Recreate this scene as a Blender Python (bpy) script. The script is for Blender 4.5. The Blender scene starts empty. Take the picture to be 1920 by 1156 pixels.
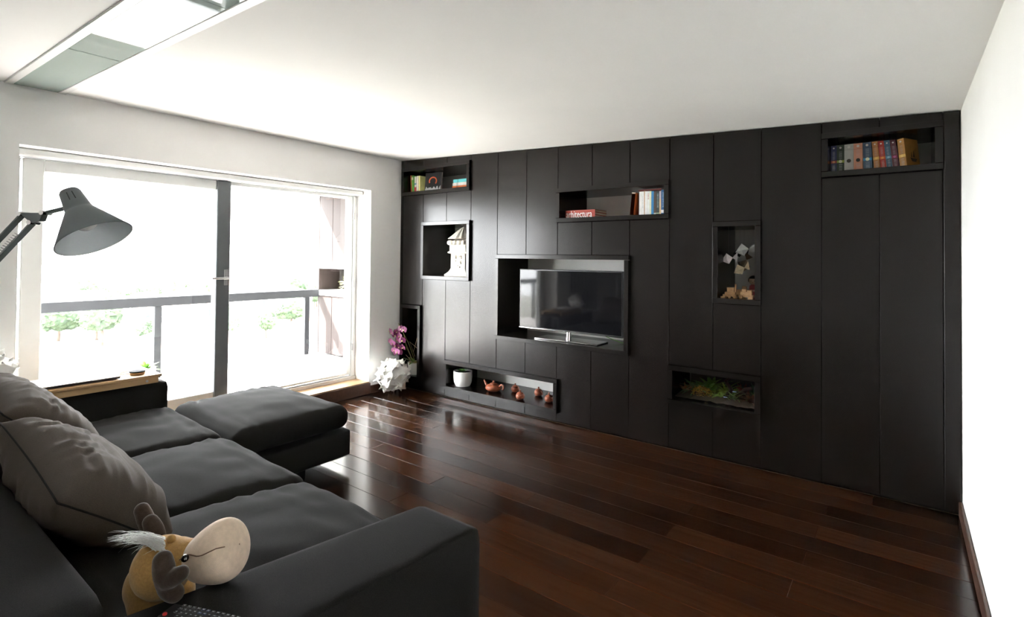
import bpy, bmesh, math, random
from mathutils import Vector, Matrix, noise, Euler
random.seed(7)
PI = math.pi
sc = bpy.context.scene
C = sc.collection

# ------------------------------------------------------------------ camera
CAM = (4.64425, -4.07072, 1.49880); YAW, PITCH, ROLL = -0.640570, 0.015957, 0.009628
FPX, CX, CY = 979.386, 959.417, 465.648
W, HL, KSL = 4.932, 2.6, -0.04074        # room length along the panelled wall, height at window end, ceiling fall
def ceil_z(x): return HL + KSL * x
def _axes():
    cy, sy = math.cos(YAW), math.sin(YAW)
    f = Vector((sy, cy, 0)); r = Vector((cy, -sy, 0)); u = Vector((0, 0, 1))
    f2 = f*math.cos(PITCH) + u*math.sin(PITCH); u2 = -f*math.sin(PITCH) + u*math.cos(PITCH)
    return r*math.cos(ROLL) + u2*math.sin(ROLL), -r*math.sin(ROLL) + u2*math.cos(ROLL), f2
RR, UU, FF = _axes()
CO = Vector(CAM)
def ray(px, py): return FF + RR*((px-CX)/FPX) - UU*((py-CY)/FPX)
def at(px, py, k): return CO + ray(px, py)*k                       # point at depth k
def hit(px, py, ax, v):                                             # point on an axis plane
    d = ray(px, py); return CO + d*((v-CO[ax])/d[ax])
cam_d = bpy.data.cameras.new('camera'); cam = bpy.data.objects.new('camera', cam_d); C.objects.link(cam)
M = Matrix((RR, UU, -FF)).transposed().to_4x4(); M.translation = CO
cam.matrix_world = M
cam_d.sensor_width = 36; cam_d.lens = FPX/1920*36
cam_d.shift_x = (960-CX)/1920; cam_d.shift_y = (CY-578)/1920
cam_d.clip_start = 0.05; cam_d.clip_end = 2000
sc.camera = cam

# ------------------------------------------------------------------ world, sun, exposure
wd = bpy.data.worlds.new('sky'); sc.world = wd; wd.use_nodes = True
bg = wd.node_tree.nodes['Background']
bg.inputs[0].default_value = (0.95, 0.98, 1.0, 1); bg.inputs[1].default_value = 16.0
sd = bpy.data.lights.new('sun_offscreen', 'SUN'); sd.energy = 60; sd.angle = 0.012; sd.color = (1, .97, .93)
sun = bpy.data.objects.new('sun_offscreen', sd); C.objects.link(sun); sun.location = (-8, -6, 12)
sun.rotation_euler = Vector((1, .62, -1.32)).to_track_quat('-Z', 'Y').to_euler()
vs = sc.view_settings
sc.display_settings.display_device = 'sRGB'
vs.view_transform = 'Standard'; vs.look = 'None'; vs.gamma = 1; vs.use_curve_mapping = False
vs.exposure = 1.35
cy_ = sc.cycles
cy_.use_denoising = True
try: cy_.denoiser = 'OPENIMAGEDENOISE'
except Exception: pass
cy_.caustics_reflective = False; cy_.caustics_refractive = False
cy_.sample_clamp_indirect = 12; cy_.max_bounces = 10; cy_.diffuse_bounces = 6; cy_.glossy_bounces = 5
cy_.transparent_max_bounces = 16

# ------------------------------------------------------------------ materials
MATS = {}
def nd(nt, t, **kw):
    n = nt.nodes.new(t)
    for k, v in kw.items():
        if k in n.inputs: n.inputs[k].default_value = v
        else: setattr(n, k, v)
    return n
def mat(name, col, rough=.6, metal=0, spec=.5, var=0.0, vscale=(8, 8, 8), detail=4, bump=0.0, bscale=None, coat=0, coat_r=.1,
        emit=None, estr=0, rnd=0.0, trans=0, sheen=0, col2=None, coord='world'):
    """principled surface whose colour drifts with a stretched noise; everything node based"""
    if name in MATS: return MATS[name]
    m = bpy.data.materials.new(name); m.use_nodes = True; nt = m.node_tree; L = nt.links
    b = nt.nodes['Principled BSDF']
    b.inputs['Roughness'].default_value = rough; b.inputs['Metallic'].default_value = metal
    b.inputs['Specular IOR Level'].default_value = spec
    b.inputs['Coat Weight'].default_value = coat; b.inputs['Coat Roughness'].default_value = coat_r
    b.inputs['Transmission Weight'].default_value = trans
    if sheen: b.inputs['Sheen Weight'].default_value = sheen; b.inputs['Sheen Roughness'].default_value = .4
    c4 = (*col, 1)
    if col2 is None:
        lo = tuple(max(0, c*(1-var)) for c in col); hi = tuple(min(1, c*(1+var)) for c in col)
    else: lo, hi = col, col2
    if coord == 'world': src = nd(nt, 'ShaderNodeNewGeometry').outputs['Position']
    else: src = nd(nt, 'ShaderNodeTexCoord').outputs['Object']
    mp = nd(nt, 'ShaderNodeMapping'); mp.inputs['Scale'].default_value = vscale; L.new(src, mp.inputs['Vector'])
    nz = nd(nt, 'ShaderNodeTexNoise'); nz.inputs['Scale'].default_value = 1.0; nz.inputs['Detail'].default_value = detail
    L.new(mp.outputs[0], nz.inputs['Vector'])
    rp = nd(nt, 'ShaderNodeValToRGB'); rp.color_ramp.elements[0].position = .3; rp.color_ramp.elements[1].position = .7
    rp.color_ramp.elements[0].color = (*lo, 1); rp.color_ramp.elements[1].color = (*hi, 1)
    L.new(nz.outputs['Fac'], rp.inputs['Fac'])
    out = rp.outputs['Color']
    if rnd:
        oi = nd(nt, 'ShaderNodeObjectInfo'); mr = nd(nt, 'ShaderNodeMapRange')
        mr.inputs['To Min'].default_value = 1-rnd; mr.inputs['To Max'].default_value = 1+rnd
        L.new(oi.outputs['Random'], mr.inputs['Value'])
        hs = nd(nt, 'ShaderNodeHueSaturation'); L.new(mr.outputs[0], hs.inputs['Value']); L.new(out, hs.inputs['Color'])
        out = hs.outputs['Color']
    L.new(out, b.inputs['Base Color'])
    if bump:
        mp2 = nd(nt, 'ShaderNodeMapping'); mp2.inputs['Scale'].default_value = bscale or vscale; L.new(src, mp2.inputs['Vector'])
        nb = nd(nt, 'ShaderNodeTexNoise'); nb.inputs['Scale'].default_value = 1; nb.inputs['Detail'].default_value = 3
        L.new(mp2.outputs[0], nb.inputs['Vector'])
        bp = nd(nt, 'ShaderNodeBump'); bp.inputs['Strength'].default_value = bump; bp.inputs['Distance'].default_value = .002
        L.new(nb.outputs['Fac'], bp.inputs['Height']); L.new(bp.outputs[0], b.inputs['Normal'])
    if emit: b.inputs['Emission Color'].default_value = (*emit, 1); b.inputs['Emission Strength'].default_value = estr
    MATS[name] = m; return m
def thin_glass(name, tint=(1, 1, 1), ior=1.5, extra=0.0):
    if name in MATS: return MATS[name]
    m = bpy.data.materials.new(name); m.use_nodes = True; nt = m.node_tree; nt.nodes.clear()
    o = nd(nt, 'ShaderNodeOutputMaterial'); mx = nd(nt, 'ShaderNodeMixShader')
    tr = nd(nt, 'ShaderNodeBsdfTransparent'); tr.inputs[0].default_value = (*tint, 1)
    gl = nd(nt, 'ShaderNodeBsdfGlossy'); gl.inputs['Roughness'].default_value = .0
    fr = nd(nt, 'ShaderNodeFresnel'); fr.inputs[0].default_value = ior
    ge = nd(nt, 'ShaderNodeNewGeometry'); iv = nd(nt, 'ShaderNodeMath', operation='SUBTRACT'); iv.inputs[0].default_value = 1
    ml = nd(nt, 'ShaderNodeMath', operation='MULTIPLY')                # only the entry face of a pane reflects
    nt.links.new(ge.outputs['Backfacing'], iv.inputs[1]); nt.links.new(iv.outputs[0], ml.inputs[0]); nt.links.new(fr.outputs[0], ml.inputs[1])
    nt.links.new(ml.outputs[0], mx.inputs[0]); nt.links.new(tr.outputs[0], mx.inputs[1]); nt.links.new(gl.outputs[0], mx.inputs[2])
    nt.links.new(mx.outputs[0], o.inputs[0])
    MATS[name] = m; return m
def flat(r, g, b, rough=.55, **k):
    return mat('paint_%d_%d_%d_%d' % (r*255, g*255, b*255, rough*100), (r, g, b), rough, var=.08, vscale=(25, 25, 25), **k)

WALL = mat('wall_paint', (.87, .87, .855), .9, var=.015, vscale=(3, 3, 3), bump=.05, bscale=(220, 220, 220), spec=.2)
CEILM = mat('ceiling_paint', (.90, .90, .89), .95, var=.015, vscale=(2, 2, 2), spec=.1)
WENGE = mat('dark_wenge_veneer', (.0046, .0031, .0026), .27, var=0, col2=(.0085, .0058, .0046), vscale=(38, 38, 1.4), bump=.006,
            bscale=(160, 160, 3), rnd=.12, spec=.36)
WENGE_IN = mat('dark_wenge_board', (.005, .0037, .0032), .24, col2=(.008, .006, .005), vscale=(30, 30, 6), rnd=.08, spec=.38)
NICHE_BACK = mat('niche_back_paint', (.86, .85, .82), .8, var=.03, vscale=(4, 4, 4), spec=.2)
FLOORM = mat('polished_dark_floorboard', (.0145, .0048, .0017), .16, col2=(.033, .0115, .0042), vscale=(1.3, 34, 34), bump=.04,
             bscale=(2, 60, 60), rnd=.55, spec=.42)
FLOORBASE = mat('floor_underlay', (.10, .07, .045), .7, var=.1)
BASEB = mat('brown_baseboard', (.075, .038, .026), .35, var=.2, vscale=(4, 30, 30))
SILLM = mat('threshold_oak', (.30, .18, .09), .4, var=.15, vscale=(30, 3, 30))
FABRIC = mat('charcoal_woven_fabric', (.0125, .012, .0116), .95, col2=(.021, .0202, .0195), vscale=(420, 420, 420), detail=2,
             bump=.4, bscale=(500, 500, 500), spec=.06, sheen=.03)
PILLOWF = mat('taupe_woven_fabric', (.060, .049, .040), .95, col2=(.084, .069, .057), vscale=(420, 420, 420), detail=2,
              bump=.3, bscale=(650, 650, 650), spec=.1, sheen=.05)
WFRAME = mat('white_door_frame', (.72, .73, .72), .4, var=.02)
DFRAME = mat('anthracite_door_stile', (.13, .142, .15), .4, var=.05)
STEEL = mat('brushed_steel', (.45, .45, .45), .3, metal=1, var=.05)
CHROME = mat('chrome', (.8, .8, .8), .12, metal=1)
GLASS = thin_glass('clear_pane')
BLACKP = mat('black_plastic', (.012, .012, .013), .3, var=.1)
SCREEN = mat('tv_screen_glass', (.006, .006, .007),   .05, spec=.28)
WHITEC = mat('white_ceramic', (.82, .82, .80), .25, var=.02, coat=.3)
PAPER = mat('white_paper', (.84, .83, .80), .7, var=.03, vscale=(20, 20, 20))
PAGES = mat('book_pages', (.66, .61, .50), .85, var=.1, vscale=(200, 5, 5))
TERRA = mat('terracotta_clay', (.24, .062, .028), .45, var=.2, vscale=(40, 40, 40), bump=.15, bscale=(200, 200, 200))
GREEN = mat('leaf_green', (.10, .22, .035), .45, var=.35, vscale=(30, 30, 30))
SOIL = mat('dark_soil', (.03, .02, .013), .95, var=.4, vscale=(90, 90, 90))
BAMBOO = mat('bamboo_wood', (.42, .25, .115), .45, col2=(.55, .36, .18), vscale=(40, 3, 40), bump=.05)
BALFLOOR = mat('balcony_deck_board', (.34, .325, .318), .5, col2=(.40, .383, .375), vscale=(20, 2, 20), rnd=.08)
CLAD = mat('brown_cladding_board', (.013, .0075, .0062), .7, col2=(.019, .011, .0095), vscale=(30, 30, 2), rnd=.1, spec=.3)
RAILM = mat('dark_rail_paint', (.018, .020, .023), .6, var=.1, spec=.3)

# ------------------------------------------------------------------ mesh helpers
def box(bm, x0, x1, y0, y1, z0, z1, bev=0, seg=1):
    g = bmesh.ops.create_cube(bm, size=1); vs_ = g['verts']
    for v in vs_:
        v.co = Vector(((x0+x1)/2 + v.co.x*(x1-x0), (y0+y1)/2 + v.co.y*(y1-y0), (z0+z1)/2 + v.co.z*(z1-z0)))
    if bev:
        es = list({e for v in vs_ for e in v.link_edges})
        bmesh.ops.bevel(bm, geom=es, offset=bev, segments=seg, affect='EDGES', profile=.7)
    return vs_
def cyl(bm, p0, p1, r0, r1=None, seg=16):
    p0, p1 = Vector(p0), Vector(p1); r1 = r0 if r1 is None else r1
    d = p1-p0; q = d.to_track_quat('Z', 'Y').to_matrix().to_4x4(); q.translation = (p0+p1)/2
    bmesh.ops.create_cone(bm, cap_ends=True, segments=seg, radius1=max(r0, 1e-4), radius2=max(r1, 1e-4), depth=d.length, matrix=q)
def tube(bm, pts, rad, seg=8, caps=True):
    pts = [Vector(p) for p in pts]; n = len(pts)
    if not hasattr(rad, '__len__'): rad = [rad]*n
    rings = []; ref = None
    for i, p in enumerate(pts):
        t = (pts[min(i+1, n-1)]-pts[max(i-1, 0)]).normalized()
        if ref is None: ref = t.orthogonal().normalized()
        a = (ref - t*ref.dot(t)).normalized(); ref = a; b = t.cross(a)
        rings.append([bm.verts.new(p + (a*math.cos(2*PI*k/seg) + b*math.sin(2*PI*k/seg))*rad[i]) for k in range(seg)])
    for i in range(n-1):
        for k in range(seg):
            bm.faces.new((rings[i][k], rings[i][(k+1) % seg], rings[i+1][(k+1) % seg], rings[i+1][k]))
    if caps: bm.faces.new(rings[0][::-1]); bm.faces.new(rings[-1])
def lathe(bm, prof, seg=32, mtx=None, close=True):
    mtx = mtx or Matrix.Identity(4); rings = []
    for r, z in prof:
        rings.append([bm.verts.new(mtx @ Vector((r*math.cos(2*PI*k/seg), r*math.sin(2*PI*k/seg), z))) for k in range(seg)])
    for i in range(len(rings)-1):
        for k in range(seg):
            bm.faces.new((rings[i][k], rings[i][(k+1) % seg], rings[i+1][(k+1) % seg], rings[i+1][k]))
    if close: bm.faces.new(rings[0][::-1]); bm.faces.new(rings[-1])
def ell(bm, c, r, u=16, v=10, rot=None):
    m = Matrix.Translation(Vector(c)) @ (rot.to_matrix().to_4x4() if rot else Matrix.Identity(4)) @ Matrix.Diagonal((*(r if hasattr(r, '__len__') else (r, r, r)), 1))
    return bmesh.ops.create_uvsphere(bm, u_segments=u, v_segments=v, radius=1, matrix=m)['verts']
def quad(bm, a, b, c, d): bm.faces.new([bm.verts.new(Vector(p)) for p in (a, b, c, d)])
def poly_prism(bm, pts, d):                                          # closed outline extruded along vector d
    d = Vector(d); a = [bm.verts.new(Vector(p)) for p in pts]; b = [bm.verts.new(Vector(p)+d) for p in pts]; n = len(pts)
    bm.faces.new(a[::-1]); bm.faces.new(b)
    for i in range(n): bm.faces.new((a[i], a[(i+1) % n], b[(i+1) % n], b[i]))
def obj(name, bm, m, parent=None, smooth=False, loc=None, rot=None, label=None):
    me = bpy.data.meshes.new(name)
    if isinstance(bm, bmesh.types.BMesh):
        bmesh.ops.recalc_face_normals(bm, faces=bm.faces[:]); bm.to_mesh(me); bm.free()
    else: me = bm
    me.materials.append(m) if not me.materials else None
    if smooth is True:
        for p in me.polygons: p.use_smooth = True
    elif smooth:
        for p in me.polygons: p.use_smooth = True
        try: me.set_sharp_from_angle(angle=smooth)
        except Exception: pass
    o = bpy.data.objects.new(name, me); C.objects.link(o)
    if loc is not None: o.location = loc
    if rot is not None: o.rotation_euler = rot
    if parent: o.parent = parent
    if label: o['label'] = label
    return o
def tag(o, label, cat, group=None, kind=None):
    o['label'] = label; o['category'] = cat
    if group: o['group'] = group
    if kind: o['kind'] = kind
    return o
def thing(name, label, cat, loc=(0, 0, 0), rot=(0, 0, 0), group=None):
    o = bpy.data.objects.new(name, None); C.objects.link(o); o.empty_display_size = .05
    o.location = loc; o.rotation_euler = rot; return tag(o, label, cat, group)
def struct(o, label=None):
    o['kind'] = 'structure'
    if label: o['label'] = label
    return o
def NB(): return bmesh.new()
def boxo(name, dims, m, parent=None, bev=0, **k):
    bm = NB(); box(bm, *dims, bev); return obj(name, bm, m, parent, **k)
def copy_tree(o, parent=None):
    c = o.copy(); C.objects.link(c); c.parent = parent
    for ch in list(o.children): copy_tree(ch, c)
    return c

# ------------------------------------------------------------------ room shell
OY0, OY1, OZ1, KERB = -3.265, -.42, 2.21, .13        # door opening in the window wall
YB = -5.6
fl = obj('floor', (lambda b: (box(b, -.02, W+.1, YB-.1, .6, -.1, -.012), b)[1])(NB()), FLOORBASE)
struct(fl, 'polished dark reddish-brown plank floor')
rw = .162; y = .005; row = 0
while y > YB:
    x = -1.3 + (row*0.617 % 1.25)
    while x < W:
        x0, x1 = max(x, .002), min(x+1.45, W-.002)
        if x1-x0 > .05:
            boxo('plank', (x0+.0008, x1-.0008, y-rw+.0009, y-.0009, -.015, 0), FLOORM, fl, .0012)
        x += 1.45
    y -= rw; row += 1

bm = NB()
for ax, bx_ in ((-.25, 0.0),):
    box(bm, -.26, 0, YB-.1, OY0, -.1, 2.75); box(bm, -.26, 0, OY1, .62, -.1, 2.75); box(bm, -.26, 0, OY0, OY1, OZ1, 2.75)
struct(obj('wall_left', bm, WALL), 'white wall around the wide balcony door')
struct(boxo('wall_back', (-.02, W+.12, .52, .62, -.1, 2.75), WALL), 'wall behind the dark panelled unit')
struct(boxo('wall_right', (W, W+.12, YB-.1, .62, -.1, 2.75), WALL), 'plain white wall at the end of the panelled unit')
struct(boxo('wall_front', (-.26, W+.12, YB-.12, YB, -.1, 2.75), WALL), 'plain white wall facing the panelled unit')
bm = NB(); poly_prism(bm, [(-.26, YB-.12, ceil_z(-.26)), (W+.12, YB-.12, ceil_z(W+.12)), (W+.12, YB-.12, 2.8), (-.26, YB-.12, 2.8)], (0, .74-YB, 0))
struct(obj('ceiling', bm, CEILM), 'plain white ceiling')
# baseboards and the raised threshold
bm = NB(); box(bm, W-.018, W, YB, -.005, 0, .085, .004)
struct(obj('baseboard_right', bm, BASEB), 'dark brown baseboard along white wall')
bm = NB(); box(bm, 0, .018, OY1+.0, -.04, 0, .085, .004)
struct(obj('baseboard_left', bm, BASEB))
tr = struct(boxo('trim_1', (-.26, -.0, OY0+.001, OY1-.001, -.05, KERB-.012), BASEB), 'raised wooden threshold below balcony door')
boxo('front_board', (-.004, .022, OY0, OY1+.012, 0, KERB-.01), BASEB, tr, .004, label='dark brown riser board')
boxo('tread', (-.255, .010, OY0+.002, OY1-.002, KERB-.012, KERB), SILLM, tr, .003, label='lighter wooden tread')

# ------------------------------------------------------------------ balcony door (window_1)
w1 = struct(thing('window_1', 'white framed glazed balcony door with dark centre stile', 'window', (0, 0, 0)))
del w1['category']
FX0, FX1 = -.31, -.245
SZ = .165
bm = NB()
box(bm, FX0, FX1, OY0, OY0+.05, SZ-.03, OZ1, .003); box(bm, FX0, FX1, OY1-.05, OY1, SZ-.03, OZ1, .003)
box(bm, FX0, FX1, OY0, OY1, OZ1-.05, OZ1, .003)
obj('frame', bm, WFRAME, w1)
boxo('sill', (FX0-.03, FX1+.02, OY0, OY1, KERB-.05, SZ), mat('sill_metal', (.6, .58, .55), .4, var=.03), w1, .003)
bm = NB(); box(bm, FX0+.02, FX0+.035, OY0+.05, OY1-.05, SZ, SZ+.012); box(bm, FX1-.02, FX1-.012, OY0+.05, OY1-.05, SZ, SZ+.01)
obj('track', bm, STEEL, w1)
LY0, LY1 = -3.205, -1.805                                            # left leaf
zt, zb = OZ1-.055, SZ+.02
boxo('leaf_stile', (FX0+.005, FX1+.02, LY0, LY0+.115, zb, zt), WFRAME, w1, .006, label='white stile')
st = boxo('meeting_stile', (FX0+.005, FX1+.03, LY1-.12, LY1, zb, zt), DFRAME, w1, .006, label='dark grey stile')
boxo('top_rail', (FX0+.005, FX1+.02, LY0+.115, LY1-.12, zt-.085, zt), WFRAME, w1, .006)
boxo('bottom_rail', (FX0+.005, FX1+.02, LY0+.115, LY1-.12, zb, zb+.10), WFRAME, w1, .006)
boxo('pane', (FX0+.03, FX0+.036, LY0+.11, LY1-.115, zb+.095, zt-.08), GLASS, w1)
bm = NB(); box(bm, FX1+.028, FX1+.036, LY1-.052, LY1-.018, 1.22, 1.36, .003)
obj('handle_plate', bm, STEEL, st)
bm = NB(); cyl(bm, (FX1+.034, LY1-.035, 1.285), (FX1+.085, LY1-.035, 1.285), .009, seg=12)
box(bm, FX1+.074, FX1+.092, LY1-.175, LY1-.025, 1.276, 1.294, .004)
obj('handle', bm, STEEL, st, label='steel lever handle')
RY0, RY1 = LY1+.004, OY1-.055                                        # right leaf
boxo('leaf_stile', (FX0+.005, FX1, RY1-.06, RY1, zb, zt), WFRAME, w1, .006, label='white stile')
boxo('top_rail', (FX0+.005, FX1, RY0, RY1-.06, zt-.03, zt), WFRAME, w1, .004)
boxo('bottom_rail', (FX0+.005, FX1, RY0, RY1-.06, zb, zb+.022), WFRAME, w1, .004)
boxo('pane', (FX0+.03, FX0+.036, RY0, RY1-.055, zb+.02, zt-.028), GLASS, w1)
for zz in (.45, 1.15, 1.9):
    bm = NB(); cyl(bm, (FX1+.01, OY1-.046, zz), (FX1+.01, OY1-.046, zz+.07), .009, seg=10); obj('hinge', bm, STEEL, w1)
boxo('blind_case', (-.235, -.13, OY0+.003, OY1-.003, OZ1-.05, OZ1-.002), WFRAME, w1, .008, label='white roller blind case')

# ------------------------------------------------------------------ balcony
BZ, BX, BYE = .15, -1.86, .156
bf = struct(boxo('balcony_floor', (-1.95, FX0-.031, -6, .62, -.15, BZ-.02), BALFLOOR), 'pale decked balcony floor')
xx = FX0-.032
while xx > -1.92:
    for y0 in (-6, -4.4, -2.8, -1.2):
        boxo('deck_board', (xx-.138, xx-.002, y0+.001, min(y0+1.599, .15), BZ-.02, BZ), BALFLOOR, bf, .002)
    xx -= .14
struct(boxo('balcony_ceiling', (-1.95, -.262, -6, .62, 2.42, 2.6), WALL), 'underside of the balcony above')
struct(boxo('balcony_beam', (-1.93, -1.80, -6, BYE-.002, 2.33, 2.42), RAILM, bev=.004), 'dark edge beam under balcony ceiling')
rl = thing('balcony_railing', 'dark balcony handrail with posts and glass panels', 'railing', (BX, -3, BZ))
def rlb(n, d, m, bev=.004, **k): return boxo(n, (d[0]-BX, d[1]-BX, d[2]+3, d[3]+3, d[4]-BZ, d[5]-BZ), m, rl, bev, **k)
rlb('top_rail', (BX-.05, BX+.04, -6, BYE-.006, .925, 1.025), RAILM)
pys = (-5.3, -3.55, -1.80, -.02)
for p in pys: rlb('post', (BX-.03, BX+.03, p-.035, p+.035, BZ, .925), RAILM)
for a, b in zip(pys[:-1], pys[1:]): rlb('glass_panel', (BX-.005, BX+.005, a+.04, b-.04, BZ+.06, .91), GLASS, 0)
for p in pys[:-1]:
    for q in (.3, .75): rlb('clip', (BX-.012, BX+.012, p+.034, p+.06, q, q+.05), STEEL, .002)
cab = thing('balcony_cupboard', 'brown boarded balcony cupboard with open shelf', 'cupboard', (-1.1, BYE, BZ))
def cb(n, d, m, bev=.003, par=None, **k): return boxo(n, (d[0]+1.1, d[1]+1.1, d[2]-BYE, d[3]-BYE, d[4]-BZ, d[5]-BZ), m, par or cab, bev, **k)
CB0, CB1 = -1.84, -.33
cb('back', (CB0, CB1, .57, .60, BZ, 2.40), CLAD)
cb('side', (CB0-.03, CB0, BYE, .60, BZ, 2.40), CLAD)
nb = 5; bw = (CB1-CB0)/nb
for i in range(nb):
    a = CB0+i*bw
    cb('board', (a+.002, a+bw-.002, BYE, BYE+.022, BZ+.01, .945), CLAD)
    cb('board', (a+.002, a+bw-.002, BYE, BYE+.022, 1.41, 2.40), CLAD)
    cb('inner_board', (a+.002, a+bw-.002, .55, .57, 1.02, 1.31), CLAD)
cb('shelf', (CB0, CB1, BYE-.012, .56, .945, 1.015), WFRAME, label='white shelf board')
cb('shelf', (CB0, CB1, BYE-.012, .56, 1.315, 1.405), WFRAME, label='white shelf board')
def leaf_verts(bm, base, d, length, width, bend=.3, n=5, thick=0):
    """one curved leaf: strip along d drooping by bend"""
    d = Vector(d).normalized(); side = d.cross(Vector((0, 0, 1)))
    side = side.normalized() if side.length > 1e-3 else Vector((1, 0, 0)); up = side.cross(d)
    prev = None
    for i in range(n+1):
        t = i/n; w = width*math.sin(PI*min(1, .12+t*.9))**.8*.5 + 1e-4
        p = Vector(base) + d*(length*t) + up*(-bend*length*t*t)
        a = bm.verts.new(p+side*w); m_ = bm.verts.new(p-up*w*.25); b = bm.verts.new(p-side*w)
        if prev: bm.faces.new((prev[0], prev[1], m_, a)); bm.faces.new((prev[1], prev[2], b, m_))
        prev = (a, m_, b)
def rdir(zmin=-1, zmax=1):
    z = random.uniform(zmin, zmax); a = random.uniform(0, 2*PI); r = math.sqrt(1-z*z)
    return Vector((r*math.cos(a), r*math.sin(a), z))
pp = thing('potted_plant', 'pale yellow-green bushy plant on open balcony shelf', 'plant', (-1.35, .33, 1.015))
bm = NB(); lathe(bm, [(.05, 0), (.062, .005), (.075, .085), (.07, .085), (.062, .07)], 20); obj('pot', bm, WHITEC, pp, True)
bm = NB()
for i in range(90): leaf_verts(bm, rdir(0, 1)*.03+Vector((0, 0, .07)), rdir(-.1, 1), random.uniform(.09, .19), .035, .3, 3)
obj('foliage', bm, mat('pale_leaf', (.38, .42, .15), .5, var=.25, vscale=(40, 40, 40)), pp)
pl = thing('planter', 'small white planter beside balcony post', 'planter', (-1.62, -1.98, BZ))
bm = NB(); lathe(bm, [(.06, 0), (.075, .01), (.09, .17), (.08, .17), (.075, .14)], 20); obj('pot', bm, WHITEC, pl, True)
bm = NB()
for i in range(60): leaf_verts(bm, (0, 0, .14), rdir(.1, 1), random.uniform(.08, .15), .04, .3, 3)
obj('foliage', bm, GREEN, pl)

# ------------------------------------------------------------------ panelled wall unit
N = {  # name: x0, x1, z0, z1 of the outer frame
 'a': (.040, 1.077, 2.185, 2.495), 'b': (.373, 1.085, 1.246, 1.873), 'c': (1.430, 2.836, .690, 1.520),
 'd': (2.128, 3.172, 1.815, 2.122), 'e': (3.510, 3.842, 1.168, 1.777), 'f': (3.171, 3.842, .361, .662),
 'g': (4.216, 4.848, 2.050, 2.345), 'h': (.740, 2.152, .088, .396), 'i': (.050, .372, .117, .947)}
T, ND, PR = .038, .485, -.032
wu = thing('wall_unit', 'dark wenge panelled wall unit with framed open niches', 'wall unit')
US = [.045, .375, .732, 1.080, 1.430, 1.780, 2.130, 2.480, 2.832, 3.170, 3.507, 3.840, 4.215, 4.535, 4.848]
def panel(x0, x1, z0, z1a, z1b=None):
    z1b = z1a if z1b is None else z1b
    bm = NB(); vv = box(bm, x0+.0022, x1-.0022, 0, .018, z0+.0022, z1a-.0022)
    for v in vv:
        if v.co.z > (z0+z1a)/2: v.co.z = (z1a if v.co.x < (x0+x1)/2 else z1b)-.0022
    bmesh.ops.bevel(bm, geom=bm.edges[:], offset=.0018, segments=1, affect='EDGES')
    obj('panel', bm, WENGE, wu)
for c0, c1 in zip(US[:-1], US[1:]):
    cuts = sorted((z0, z1) for (x0, x1, z0, z1) in N.values() if x0 < (c0+c1)/2 < x1)
    z = .012
    for z0, z1 in cuts:
        if z0-z > .02: panel(c0, c1, z, z0)
        z = z1
    panel(c0, c1, z, ceil_z(c0)-.002, ceil_z(c1)-.002)
panel(.003, .043, .012, ceil_z(.003)-.002, ceil_z(.043)-.002)
panel(4.850, W-.003, .012, ceil_z(4.85)-.002, ceil_z(W)-.002)
# carcass boards the panels are fixed to
for c0, c1 in zip([.003]+US, US+[W-.003]):
    cuts = sorted((z0, z1) for (x0, x1, z0, z1) in N.values() if x0 < (c0+c1)/2 < x1)
    z = .0
    for z0, z1 in cuts+[(ceil_z(c1)-.004, 9)]:
        if z0-z > .02: boxo('carcass', (c0-.001, c1+.001, .019, .05, z, z0), WENGE_IN, wu)
        z = z1
for k, (x0, x1, z0, z1) in N.items():
    nk = boxo('niche', (x0+T*.3, x1-T*.3, ND, ND+.012, z0+T*.3, z1-T*.3), NICHE_BACK, wu, label='pale grey niche back')
    e = .0012
    for d in ((x0, x1, z1-T, z1), (x0, x1, z0, z0+T), (x0, x0+T, z0+T+e, z1-T-e), (x1-T, x1, z0+T+e, z1-T-e)):
        boxo('frame_board', (d[0], d[1], PR, ND, d[2], d[3]), WENGE_IN, nk, .0016)
def niche(k):
    x0, x1, z0, z1 = N[k]; return x0+T, x1-T, z0+T, z1-T

# ------------------------------------------------------------------ ceiling glass strip
cl = thing('ceiling_glass_panel', 'long greenish glass ceiling panel in white trim', 'ceiling panel', (2.5, -3.19, ceil_z(2.5)), (0, math.atan(-KSL), 0))
GREENGL = mat('greenish_back_painted_glass', (.33, .40, .37), .02, spec=.5)
for s in (-1, 1): boxo('trim', (-2.5, 2.4, s*.135-.022, s*.135+.022, -.009, .004), WFRAME, cl, .003)
for i in range(4): boxo('glass_pane', (-2.49+i*1.22, -2.49+(i+1)*1.22-.006, -.112, .112, -.006, -.001), GREENGL, cl, .001)

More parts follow.
